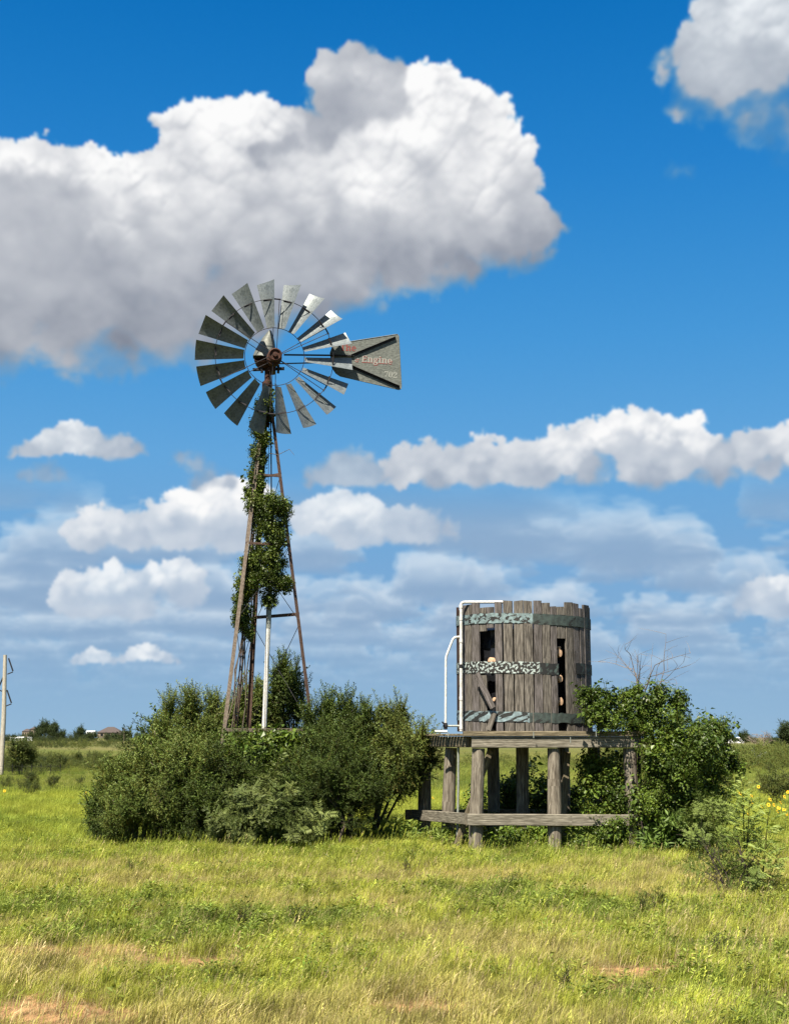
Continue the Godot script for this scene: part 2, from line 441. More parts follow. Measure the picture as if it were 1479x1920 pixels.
# a flat sheet of some thickness in the local xy plane
func sheet(st: SurfaceTool, outline: PackedVector2Array, thick: float) -> void:
	var idx := Geometry2D.triangulate_polygon(outline)
	for s: float in [-1.0, 1.0]:
		for i in range(0, idx.size(), 3):
			var p := []
			for k in 3:
				p.append(outline[idx[i + k]])
			flat(st, Vector3(p[0].x, p[0].y, s * thick / 2), Vector3(p[1].x, p[1].y, s * thick / 2), Vector3(p[2].x, p[2].y, s * thick / 2), Vector3(0, 0, s), p[0], p[1], p[2])
	var mid := Vector2.ZERO
	for p in outline:
		mid += p / outline.size()
	for i in outline.size():
		var p := outline[i]
		var q := outline[(i + 1) % outline.size()]
		var n := (p + q) / 2 - mid
		quad(st, Vector3(p.x, p.y, -thick / 2), Vector3(q.x, q.y, -thick / 2), Vector3(q.x, q.y, thick / 2), Vector3(p.x, p.y, thick / 2), Vector3(n.x, n.y, 0), p, q, q, p)

# many copies of one mesh: transforms and tints
func scatter(called: String, mesh: Mesh, m: Material, places: Array, tints: PackedColorArray, parent: Node3D) -> MultiMeshInstance3D:
	var mm := MultiMesh.new()
	mm.transform_format = MultiMesh.TRANSFORM_3D
	mm.use_colors = true
	mm.mesh = mesh
	mm.instance_count = places.size()
	for i in places.size():
		mm.set_instance_transform(i, places[i])
		mm.set_instance_color(i, tints[i])
	var o := MultiMeshInstance3D.new()
	o.name = called
	o.multimesh = mm
	o.material_override = m
	parent.add_child(o, true)
	o.set_meta("kind", "stuff")
	return o

func ground_height(x: float, z: float) -> float:
	var d := sqrt(x * x + z * z)
	var h := -0.35 * smoothstep(42.0, 62.0, d) + 0.6 * smoothstep(200.0, 700.0, d)
	h += 0.05 * rough.get_noise_2d(x * 0.35, z * 0.35) * smoothstep(3.0, 8.0, d)
	h += 0.5 * field.get_noise_2d(x * 0.12, z * 0.12) * smoothstep(60.0, 160.0, d)
	return h

func on_ground(x: float, z: float) -> Vector3:
	return Vector3(x, ground_height(x, z), z)

# ---------------------------------------------------------------- materials
func plain(name_: String, c: Color, roughness := 0.7, metallic := 0.0) -> StandardMaterial3D:
	var m := StandardMaterial3D.new()
	m.resource_name = name_
	m.albedo_color = c
	m.roughness = roughness
	m.metallic = metallic
	return m

# Image from a function of the pixel, tileable enough for its use
func picture(w: int, h: int, f: Callable) -> ImageTexture:
	var im := Image.create_empty(w, h, false, Image.FORMAT_RGBA8)
	for y in h:
		for x in w:
			im.set_pixel(x, y, f.call(x, y))
	return ImageTexture.create_from_image(im)

func wood(name_: String, dark: Color, light: Color, seed_: int, cracks: float) -> StandardMaterial3D:
	var n := FastNoiseLite.new()
	n.seed = seed_
	n.frequency = 1.0
	n.fractal_octaves = 3
	var w := 160
	var h := 512
	var colours := Image.create_empty(w, h, false, Image.FORMAT_RGBA8)
	var relief := Image.create_empty(w, h, false, Image.FORMAT_RGBA8)
	for y in h:
		for x in w:
			var u := x / 160.0 * TAU
			var cx := cos(u) * 1.6
			var cy := sin(u) * 1.6
			var v := y / 512.0
			var bend := n.get_noise_3d(cx * 0.6, cy * 0.6, v * 5.0) * 0.5
			var grain := n.get_noise_3d(cx * 8.0 + bend * 0.4, cy * 8.0, v * 1.3)
			var fine := n.get_noise_3d(cx * 26.0 + bend * 4.0, cy * 26.0, v * 3.0)
			var stain := n.get_noise_3d(cx * 1.4 + 7.0, cy * 1.4, v * 7.0)
			var t := clampf(0.5 + grain * 0.6 + fine * 0.5 + stain * 0.6, 0.0, 1.0)
			var crack := smoothstep(0.4 - cracks, 0.62 - cracks, n.get_noise_3d(cx * 14.0 + 3.0, cy * 14.0, v * 1.2))
			var c := dark.lerp(light, t).lerp(dark * 0.35, crack * 0.85)
			c.a = 1.0
			colours.set_pixel(x, y, c)
			var r := clampf(0.6 + grain * 0.5 + fine * 0.3 - crack * 0.6, 0.0, 1.0)
			relief.set_pixel(x, y, Color(r, r, r))
	var m := StandardMaterial3D.new()
	m.resource_name = name_
	m.albedo_texture = ImageTexture.create_from_image(colours)
	m.heightmap_enabled = true
	m.heightmap_texture = ImageTexture.create_from_image(relief)
	m.heightmap_scale = 0.5
	m.roughness = 0.92
	m.metallic_specular = 0.25
	m.uv1_scale = Vector3(2.2, 0.5, 1)
	return m

func mottled(name_: String, a: Color, b: Color, size: float, roughness: float, metallic: float, seed_: int, streak := 1.0) -> StandardMaterial3D:
	var n := FastNoiseLite.new()
	n.seed = seed_
	n.frequency = 0.03
	n.fractal_octaves = 5
	n.fractal_gain = 0.65
	var t := picture(256, 256, func(x, y):
		var u: float = x / 256.0 * TAU
		var v: float = y / 256.0 * TAU
		var k := n.get_noise_3d(cos(u) * 60.0 + sin(v) * 40.0 / streak, sin(u) * 60.0, cos(v) * 60.0 / streak)
		return a.lerp(b, clampf(0.5 + k * 1.3, 0.0, 1.0)))
	var m := StandardMaterial3D.new()
	m.resource_name = name_
	m.albedo_texture = t
	m.roughness = roughness
	m.metallic = metallic
	m.uv1_triplanar = true
	m.uv1_scale = Vector3.ONE * size
	return m

# What is left of blue-grey paint on a tank hoop: bare dark metal with flakes; more of one or the other along its length
func flaked(name_: String, paint: Color, bare: Color, under: Color, amount: float, size: float, lean: float, seed_: int) -> StandardMaterial3D:
	var n := FastNoiseLite.new()
	n.seed = seed_
	n.frequency = 1.0
	n.fractal_octaves = 4
	var t := picture(1024, 64, func(x, y):
		var u: float = x / 1024.0 * 3.5
		var v: float = y / 64.0 * 0.19
		var k := n.get_noise_2d((u + v * lean) * size, v * size * 1.2)
		var edge := smoothstep(-0.02, 0.03, k + amount)
		var tint := n.get_noise_2d(u * 9.0 + 50.0, v * 9.0)
		var c := bare.lerp(under, smoothstep(0.1, 0.3, n.get_noise_2d(u * 20.0 - 9.0, v * 60.0))).lerp(paint * (1.0 + tint * 0.35), edge)
		c.a = 1.0
		return c)
	var m := StandardMaterial3D.new()
	m.resource_name = name_
	m.albedo_texture = t
	m.roughness = 0.75
	m.texture_repeat = true
	return m

func leafy(name_: String, glow: Color, roughness := 0.55) -> StandardMaterial3D:
	var m := StandardMaterial3D.new()
	m.resource_name = name_
	m.vertex_color_use_as_albedo = true
	m.roughness = roughness
	m.metallic_specular = 0.35
	m.backlight_enabled = true
	m.backlight = glow
	return m

func make_materials() -> void:
	mats.stave = []
	for i in 5:
		mats.stave.append(wood("weathered stave wood", Color(0.2 + 0.025 * (i % 3), 0.19 + 0.024 * (i % 3), 0.178 + 0.022 * (i % 3)), Color(0.5 - 0.03 * (i % 2), 0.48 - 0.03 * (i % 2), 0.45), 30 + i, 0.02 + 0.02 * (i % 3)))
	mats.dark_stave = wood("dark red-brown stave wood", Color(0.155, 0.109, 0.100), Color(0.300, 0.237, 0.209), 38, 0.03)
	mats.dark_bark = mottled("dark bark", Color(0.118, 0.091, 0.082), Color(0.218, 0.182, 0.155), 3.0, 0.95, 0.0, 68)
	mats.beam = wood("silvered beam wood", Color(0.31, 0.295, 0.26), Color(0.59, 0.57, 0.52), 41, 0.0)
	mats.deck = wood("deck plank wood", Color(0.300, 0.273, 0.218), Color(0.546, 0.510, 0.428), 42, 0.03)
	mats.post = wood("old post wood", Color(0.29, 0.265, 0.235), Color(0.58, 0.555, 0.505), 43, 0.05)
	mats.pole = wood("pole wood", Color(0.52, 0.5, 0.46), Color(0.74, 0.72, 0.68), 44, 0.0)
	mats.zinc = mottled("galvanised sheet", Color(0.335, 0.365, 0.375), Color(0.49, 0.52, 0.53), 1.6, 0.5, 0.4, 51)
	mats.vane = mottled("old galvanised vane", Color(0.29, 0.305, 0.29), Color(0.43, 0.45, 0.43), 1.1, 0.6, 0.25, 52, 0.25)
	mats.dark_iron = mottled("dark iron", Color(0.11, 0.11, 0.13), Color(0.2, 0.19, 0.2), 3.0, 0.6, 0.5, 53)
	mats.rust = mottled("rusted iron", Color(0.137, 0.077, 0.059), Color(0.309, 0.164, 0.100), 3.0, 0.8, 0.2, 54)
	mats.leg = mottled("weathered angle iron", Color(0.33, 0.285, 0.245), Color(0.47, 0.43, 0.385), 2.0, 0.75, 0.2, 55)
	mats.leg_rust = mottled("rusty angle iron", Color(0.23, 0.165, 0.14), Color(0.38, 0.305, 0.26), 2.0, 0.8, 0.2, 56)
	mats.pvc = mottled("white plastic pipe", Color(0.66, 0.66, 0.64), Color(0.86, 0.86, 0.85), 2.0, 0.5, 0.0, 57)
	mats.grey_pipe = mottled("grey pipe", Color(0.455, 0.482, 0.455), Color(0.601, 0.619, 0.601), 2.0, 0.5, 0.2, 58)
	mats.liner = plain("black plastic", Color(0.1, 0.105, 0.12), 0.35)
	mats.peach = plain("pale peach", Color(0.72, 0.6, 0.49), 0.8)
	mats.hoop_top = flaked("flaking hoop paint", Color(0.4, 0.47, 0.48), Color(0.085, 0.095, 0.1), Color(0.2, 0.18, 0.16), 0.15, 7.5, 0.4, 61)
	mats.hoop_green = flaked("grey green hoop paint", Color(0.19, 0.235, 0.225), Color(0.08, 0.095, 0.09), Color(0.13, 0.15, 0.14), 0.3, 3.5, 1.0, 62)
	mats.hoop_mid = flaked("speckled hoop", Color(0.58, 0.63, 0.62), Color(0.065, 0.07, 0.075), Color(0.24, 0.21, 0.18), -0.08, 14.0, 0.2, 63)
	mats.hoop_black = flaked("bare black hoop", Color(0.2, 0.25, 0.24), Color(0.07, 0.08, 0.085), Color(0.1, 0.1, 0.1), -0.16, 7.0, 0.2, 64)
	mats.hoop_low = flaked("streaked hoop paint", Color(0.42, 0.49, 0.51), Color(0.08, 0.095, 0.1), Color(0.15, 0.15, 0.14), 0.05, 5.0, 1.8, 65)
	mats.bark = mottled("grey bark", Color(0.255, 0.218, 0.182), Color(0.410, 0.373, 0.328), 3.0, 0.95, 0.0, 66)
	mats.dead = mottled("dead twig bark", Color(0.382, 0.337, 0.300), Color(0.546, 0.501, 0.455), 3.0, 0.95, 0.0, 67)
	mats.leaf = leafy("shrub leaf", Color(0.55, 0.6, 0.25))
	mats.gloss_leaf = leafy("vine leaf", Color(0.6, 0.65, 0.25), 0.4)
	mats.grass = leafy("grass blade", Color(0.75, 0.75, 0.4), 0.6)
	mats.petal = plain("yellow petal", Color(0.95, 0.76, 0.1), 0.7)
	mats.seed_disc = plain("dark flower disc", Color(0.2, 0.12, 0.06), 0.9)
	mats.stem_green = plain("green stem", Color(0.3, 0.38, 0.16), 0.8)
	mats.red_paint = plain("faded red paint", Color(0.46, 0.2, 0.19), 0.8)
	mats.white_paint = plain("faded white paint", Color(0.52, 0.53, 0.51), 0.8)
	mats.roof = plain("brown shingle roof", Color(0.273, 0.241, 0.232), 0.9)
	mats.wall = plain("pale house wall", Color(0.455, 0.410, 0.355), 0.9)
	mats.white_wall = plain("white metal wall", Color(0.86, 0.87, 0.88), 0.6)
	mats.glass = plain("dark window glass", Color(0.1, 0.12, 0.14), 0.15)
# ---------------------------------------------------------------- plants
func leaf(st: SurfaceTool, base: Vector3, dir: Vector3, up: Vector3, long: float, wide: float, tint: Color) -> void:
	var side := dir.cross(up).normalized()
	var lift := side.cross(dir).normalized()
	var mid := base + dir * long * 0.45
	var l := mid + side * wide * 0.5 + lift * wide * 0.14
	var r := mid - side * wide * 0.5 + lift * wide * 0.14
	var tip := base + dir * long - lift * long * 0.08
	st.set_color(tint)
	flat(st, base, l, tip, lift)
	flat(st, base, tip, r, lift)

func twig(st: SurfaceTool, a: Vector3, b: Vector3, r: float, tint: Color) -> void:
	st.set_color(tint)
	tube(st, [a, b], [r, r * 0.5], 3, false)

# A leafy shoot 1 unit long, growing along y
func shoot_mesh(kind: String, seed_: int) -> ArrayMesh:
	var r := RandomNumberGenerator.new()
	r.seed = seed_
	var st := begin()
	var brown := Color(0.9, 0.6, 0.45)
	if kind == "small":
		twig(st, Vector3.ZERO, Vector3(0.04, 0.95, 0.02), 0.018, brown)
		for s in 7:
			var y0 := 0.1 + s * 0.125
			var a := s * 2.4 + r.randf()
			var out := Vector3(cos(a), 0.75, sin(a)).normalized()
			twig(st, Vector3(0, y0, 0), Vector3(0, y0, 0) + out * 0.4, 0.01, brown)
			for k in 9:
				var p := Vector3(0, y0, 0) + out * (0.06 + 0.045 * k)
				var b := k * 2.4 + r.randf() * 1.5
				var d := (out * 0.6 + Vector3(cos(b), r.randf_range(-0.3, 0.7), sin(b))).normalized()
				var t := r.randf_range(0.72, 1.28)
				leaf(st, p, d, Vector3(r.randfn(), 1.6, r.randfn()).normalized(), r.randf_range(0.08, 0.125), r.randf_range(0.042, 0.065), Color(t * r.randf_range(0.9, 1.15), t, t * r.randf_range(0.7, 1.0)))
		for k in 8:
			var b := k * 2.4
			var d := Vector3(cos(b) * 0.6, 1.0, sin(b) * 0.6).normalized()
			var t := r.randf_range(0.8, 1.35)
			leaf(st, Vector3(0.03, 0.7 + 0.035 * k, 0.015), d, Vector3(r.randfn(), 1, r.randfn()).normalized(), 0.1, 0.05, Color(t * 1.1, t, t * 0.8))
	elif kind == "vine":
		twig(st, Vector3.ZERO, Vector3(0.1, 0.9, 0.05), 0.012, brown)
		for k in 20:
			var y := r.randf_range(0.0, 1.0)
			var b := k * 2.4 + r.randf()
			var p := Vector3(0.1 * y + cos(b) * r.randf_range(0.05, 0.28), y * 0.9, 0.05 * y + sin(b) * r.randf_range(0.05, 0.28))
			var d := Vector3(cos(b), r.randf_range(-0.9, 0.3), sin(b)).normalized()
			var t := r.randf_range(0.7, 1.3)
			var c := Color(t * r.randf_range(0.9, 1.2), t, t * r.randf_range(0.6, 1.0))
			var size := r.randf_range(0.15, 0.24)
			leaf(st, p, d, (Vector3(r.randfn() * 0.5, 1.0, r.randfn() * 0.5) + d * 0.3).normalized(), size, size * 0.78, c)
	elif kind == "feather":
		twig(st, Vector3.ZERO, Vector3(0.03, 1.0, 0.0), 0.013, Color(0.5, 0.4, 0.35))
		for k in 16:
			var y := 0.08 + 0.057 * k
			var b := k * 2.4 + r.randf()
			var d := Vector3(cos(b), r.randf_range(0.1, 0.7), sin(b)).normalized()
			var p := Vector3(0.03 * y, y, 0)
			var across := d.cross(Vector3.UP).normalized()
			for n in 7:
				for s: float in [-1.0, 1.0]:
					var t := r.randf_range(0.75, 1.25)
					var at := p + d * (0.05 + 0.035 * n)
					leaf(st, at, (across * s + d * 0.6).normalized(), Vector3(r.randfn() * 0.5, 1, r.randfn() * 0.5).normalized(), 0.1, 0.032, Color(t, t, t * 0.9))
	elif kind == "spray":
		# a long slender upright branch, leaves close along it
		var tip := Vector3(0.1, 1.0, 0.04)
		st.set_color(brown)
		tube(st, [Vector3.ZERO, Vector3(0.02, 0.5, 0.0), tip], [0.011, 0.008, 0.003], 4, false)
		for k in 54:
			var y := 0.12 + 0.88 * k / 54.0
			var b := k * 2.4 + r.randf() * 0.8
			var p := Vector3(0.1 * y * y, y, 0.04 * y * y) + Vector3(cos(b), 0, sin(b)) * 0.075 * (1.1 - y) * r.randf()
			var t := r.randf_range(0.75, 1.35)
			leaf(st, p, Vector3(cos(b), r.randf_range(0.4, 1.3), sin(b)).normalized(), Vector3(r.randfn() * 0.6, 1, r.randfn() * 0.6).normalized(), r.randf_range(0.045, 0.075), r.randf_range(0.022, 0.034), Color(t * 1.08, t, t * 0.8))
	elif kind == "broad":
		# low leafy weed
		for k in 16:
			var b := k * 2.4 + r.randf()
			var y := r.randf_range(0.05, 1.0)
			var p := Vector3(cos(b) * 0.12, y, sin(b) * 0.12)
			var t := r.randf_range(0.7, 1.25)
			leaf(st, p, Vector3(cos(b), r.randf_range(0.1, 0.9), sin(b)).normalized(), Vector3(r.randfn() * 0.4, 1, r.randfn() * 0.4).normalized(), r.randf_range(0.25, 0.42), r.randf_range(0.09, 0.16), Color(t, t, t * 0.85))
		twig(st, Vector3.ZERO, Vector3(0.02, 1.0, 0), 0.015, Color(0.9, 0.9, 0.7))
	return st.commit()

# A tuft of grass blades, 1 unit tall, leaning with the wind towards +x
func tuft_mesh(blades: int, spread: float, wide: float, lean: float, seed_: int, seeded_heads := 0) -> ArrayMesh:
	var r := RandomNumberGenerator.new()
	r.seed = seed_
	var st := begin()
	for k in blades:
		var a := r.randf() * TAU
		var p := Vector3(cos(a), 0, sin(a)) * spread * sqrt(r.randf())
		var h := r.randf_range(0.45, 1.0)
		var bend := Vector3(lean * r.randf_range(0.5, 1.5) + r.randfn() * 0.22, 0, r.randfn() * 0.25)
		var m := p + Vector3.UP * h * 0.55 + bend * h * 0.3
		var tip := p + Vector3.UP * h * (0.95 - 0.3 * bend.length()) + bend * h
		var side := Vector3(cos(a * 7.0), 0, sin(a * 7.0)) * wide * r.randf_range(0.6, 1.2)
		var t := r.randf_range(0.7, 1.3)
		st.set_color(Color(t * r.randf_range(0.92, 1.15), t, t * r.randf_range(0.75, 1.1)))
		var n := side.cross(m - p).normalized()
		if n.y < 0.0:
			n = -n
		flat(st, p - side, p + side, m + side * 0.75, n)
		flat(st, p - side, m + side * 0.75, m - side * 0.75, n)
		flat(st, m - side * 0.75, m + side * 0.75, tip, n)
	for k in seeded_heads:
		var p := Vector3(r.randfn(), 0, r.randfn()) * spread * 0.5
		var top := p + Vector3(lean * 1.2 + r.randfn() * 0.1, r.randf_range(1.0, 1.35), r.randfn() * 0.15)
		st.set_color(Color(1.25, 1.1, 0.9))
		tube(st, [p, top], [wide * 0.5, wide * 0.35], 3, false)
		for n in 5:
			leaf(st, p.lerp(top, 0.8 + n * 0.05), (top - p).normalized() + Vector3(r.randfn(), 0, r.randfn()) * 0.3, Vector3(r.randfn(), 1, r.randfn()).normalized(), 0.1, 0.03, Color(1.4, 1.15, 0.9))
	return st.commit()

# A shrub: stems that fork from its base and leafy shoots through the volume of its lobes.
# lobes: [centre relative to base, radii]; shoots are denser near the outside, missing in noise-shaped gaps.
func shrub(called: String, label: String, category: String, group: String, base: Vector3, lobes: Array, kind: String, count: int, size: float, tint_a: Color, tint_b: Color, seed_: int, opt := {}) -> Node3D:
	var o := thing(called, label, category, base, 0.0, group)
	var r := RandomNumberGenerator.new()
	r.seed = seed_
	var main := lobes.size()
	# each lobe carries smaller knobs of its own, so that the outline is uneven
	for l in lobes.duplicate():
		for k in int(opt.get("knobs", 5)):
			var t := Vector3(r.randfn(), r.randfn() * 0.6 + 0.5, r.randfn()).normalized()
			lobes.append([l[0] + t * l[1] * r.randf_range(0.75, 0.95), l[1] * r.randf_range(0.25, 0.42)])
	var weights := []
	var total := 0.0
	for l in lobes:
		var e: Vector3 = l[1]
		total += pow(e.x * e.y * e.z, 0.667)
		weights.append(total)
	var gaps := FastNoiseLite.new()
	gaps.seed = seed_
	gaps.frequency = 1.0
	gaps.fractal_octaves = 2
	var gap_size: float = opt.get("gap_size", 2.1)
	var gap_cut: float = opt.get("gap", 0.0)
	var rise: float = opt.get("rise", 0.45)
	var shell: float = opt.get("shell", 0.45)
	var places := []
	var tints := PackedColorArray()
	var tries := 0
	while places.size() < count and tries < count * 6:
		tries += 1
		var pick := r.randf() * total
		var which := 0
		while weights[which] < pick:
			which += 1
		var c: Vector3 = lobes[which][0]
		var e: Vector3 = lobes[which][1]
		var dir := Vector3(r.randfn(), r.randfn(), r.randfn()).normalized()
		var bulge := 1.0 + 0.4 * gaps.get_noise_3d(dir.x * 1.8 + c.x * 3.0, dir.y * 1.8 + c.y * 3.0, dir.z * 1.8) + 0.1 * r.randfn()
		var f := pow(r.randf(), shell) * bulge
		var p := c + dir * f * e
		if p.y < 0.03 * e.y:
			continue
		if gaps.get_noise_3d((base.x + p.x) * gap_size, p.y * gap_size, (base.z + p.z) * gap_size) < gap_cut and r.randf() > 0.12:
			continue
		var buried := false
		for k in lobes.size():
			if k != which and (p - lobes[k][0]).abs().x < lobes[k][1].x and ((p - lobes[k][0]) / lobes[k][1]).length() < 0.55:
				buried = true
		if buried and r.randf() < 0.75:
			continue
		var grow := (dir + Vector3.UP * rise + Vector3(r.randfn(), r.randfn(), r.randfn()) * 0.35).normalized()
		if opt.has("droop") and r.randf() < opt.droop:
			grow = (dir * 0.5 + Vector3.DOWN + Vector3(r.randfn(), 0, r.randfn()) * 0.3).normalized()
		var s := size * r.randf_range(0.65, 1.3)
		if f > 0.8 and dir.y > 0.0 and r.randf() < 0.16 + 0.2 * dir.y:
			s *= r.randf_range(1.4, 2.4)
			grow = (dir * 0.6 + Vector3.UP * maxf(rise, 0.1) * 2.0).normalized()
		places.append(Transform3D(frame(Vector3.ZERO, grow, Vector3(r.randfn(), r.randfn(), r.randfn())).basis.scaled(Vector3.ONE * s), p - grow * s * 0.5))
		var mix := clampf(0.5 + 0.9 * gaps.get_noise_3d(p.x * 2.0 + 30.0, p.y * 2.0, p.z * 2.0) + 0.22 * r.randfn(), 0.0, 1.0)
		tints.append(tint_a.lerp(tint_b, mix) * r.randf_range(0.85, 1.15))
	scatter("foliage", shoots[kind][seed_ % 3], mats.gloss_leaf if kind == "vine" else mats.leaf, places, tints, o)
	# slender upright sprays that stand clear of the mass
	var sprays: int = opt.get("sprays", 0)
	if sprays > 0:
		var sp := []
		var sc := PackedColorArray()
		for k in sprays:
			var l: Array = lobes[r.randi() % lobes.size()]
			var dir := Vector3(r.randfn(), absf(r.randfn()) + 0.15, r.randfn()).normalized()
			var p: Vector3 = l[0] + dir * l[1] * r.randf_range(0.6, 0.95)
			if p.y < 0.1:
				continue
			var grow := (dir * 0.75 + Vector3.UP * (0.5 + rise) + Vector3(r.randfn(), 0, r.randfn()) * 0.22).normalized()
			var s := r.randf_range(0.4, 0.78)
			sp.append(Transform3D(frame(Vector3.ZERO, grow, Vector3(r.randfn(), r.randfn(), r.randfn())).basis.scaled(Vector3.ONE * s), p - grow * s * 0.45))
			sc.append(tint_a.lerp(tint_b, r.randf_range(0.45, 1.0)) * r.randf_range(0.9, 1.25))
		scatter("foliage", shoots.spray[seed_ % 3], mats.leaf, sp, sc, o)
	# stems
	var stems: int = opt.get("stems", 5)
	var girth: float = opt.get("girth", 0.03)
	if stems > 0:
		var st := begin()
		for k in stems:
			var l: Array = lobes[k % main]
			var goal: Vector3 = l[0] + Vector3(r.randf_range(-0.5, 0.5), r.randf_range(0.0, 0.5), r.randf_range(-0.5, 0.5)) * l[1]
			var foot: Vector3 = Vector3(r.randf_range(-0.3, 0.3) * l[1].x, -0.05, r.randf_range(-0.3, 0.3) * l[1].z) + Vector3(l[0].x, 0, l[0].z) * opt.get("splay", 0.4)
			var pts := []
			var rad := []
			for n in 6:
				var q := n / 5.0
				pts.append(foot.lerp(goal, q) + Vector3(r.randfn(), r.randfn() * 0.4, r.randfn()) * 0.06 * sin(q * PI) * l[1].y + Vector3(0, 0.15 * l[1].y * sin(q * PI), 0))
				rad.append(girth * (1.0 - 0.72 * q))
			tube(st, pts, rad, 5, true, 0.3)
			for b in 7:
				var from: Vector3 = pts[2 + b % 4]
				var to: Vector3 = from + Vector3(r.randfn() * 0.8, absf(r.randfn()) * 0.6 + 0.25, r.randfn() * 0.8).normalized() * l[1].y * r.randf_range(0.45, 0.85)
				var bow := from.lerp(to, 0.5) + Vector3(r.randfn(), 0.5, r.randfn()) * 0.05
				tube(st, [from, bow, to], [girth * 0.38, girth * 0.26, girth * 0.1], 4, false)
		part("stems", st, mats[opt.get("bark", "bark")], o)
	return o

var shoots := {}
func make_shoots() -> void:
	for kind in ["small", "vine", "feather", "spray", "broad"]:
		shoots[kind] = [shoot_mesh(kind, 11), shoot_mesh(kind, 12), shoot_mesh(kind, 13)]

# bare branching: a dead shrub or tree
func dead_branches(st: SurfaceTool, from: Vector3, dir: Vector3, long: float, r0: float, depth: int, r: RandomNumberGenerator) -> void:
	var pts := [from]
	var rad := [r0]
	var d := dir
	for k in 4:
		d = (d + Vector3(r.randfn(), r.randfn() * 0.6, r.randfn()) * 0.2).normalized()
		pts.append(pts[-1] + d * long / 4.0)
		rad.append(r0 * (1.0 - 0.17 * (k + 1)))
	tube(st, pts, rad, 5 if depth > 1 else 3, false)
	if depth <= 0:
		return
	for k in 3 + int(depth > 1):
		var at: Vector3 = pts[2 + k % 3]
		var side := (d * 0.8 + Vector3(r.randfn(), r.randfn() * 0.5 + 0.15, r.randfn())).normalized()
		dead_branches(st, at, side, long * r.randf_range(0.5, 0.75), r0 * 0.5, depth - 1, r)
# ---------------------------------------------------------------- tank on its platform
const CORNER := Vector3(1.287, 0, -21.970)
const ALONG := Vector3(1.29, 0, -0.1)     # from post to post along the front
const BACK := Vector3(-0.38, 0, -1.28)    # from post to post towards the back
const DECK := 1.945

func post_at(i: int, j: int) -> Vector3:
	return CORNER + ALONG * i + BACK * j

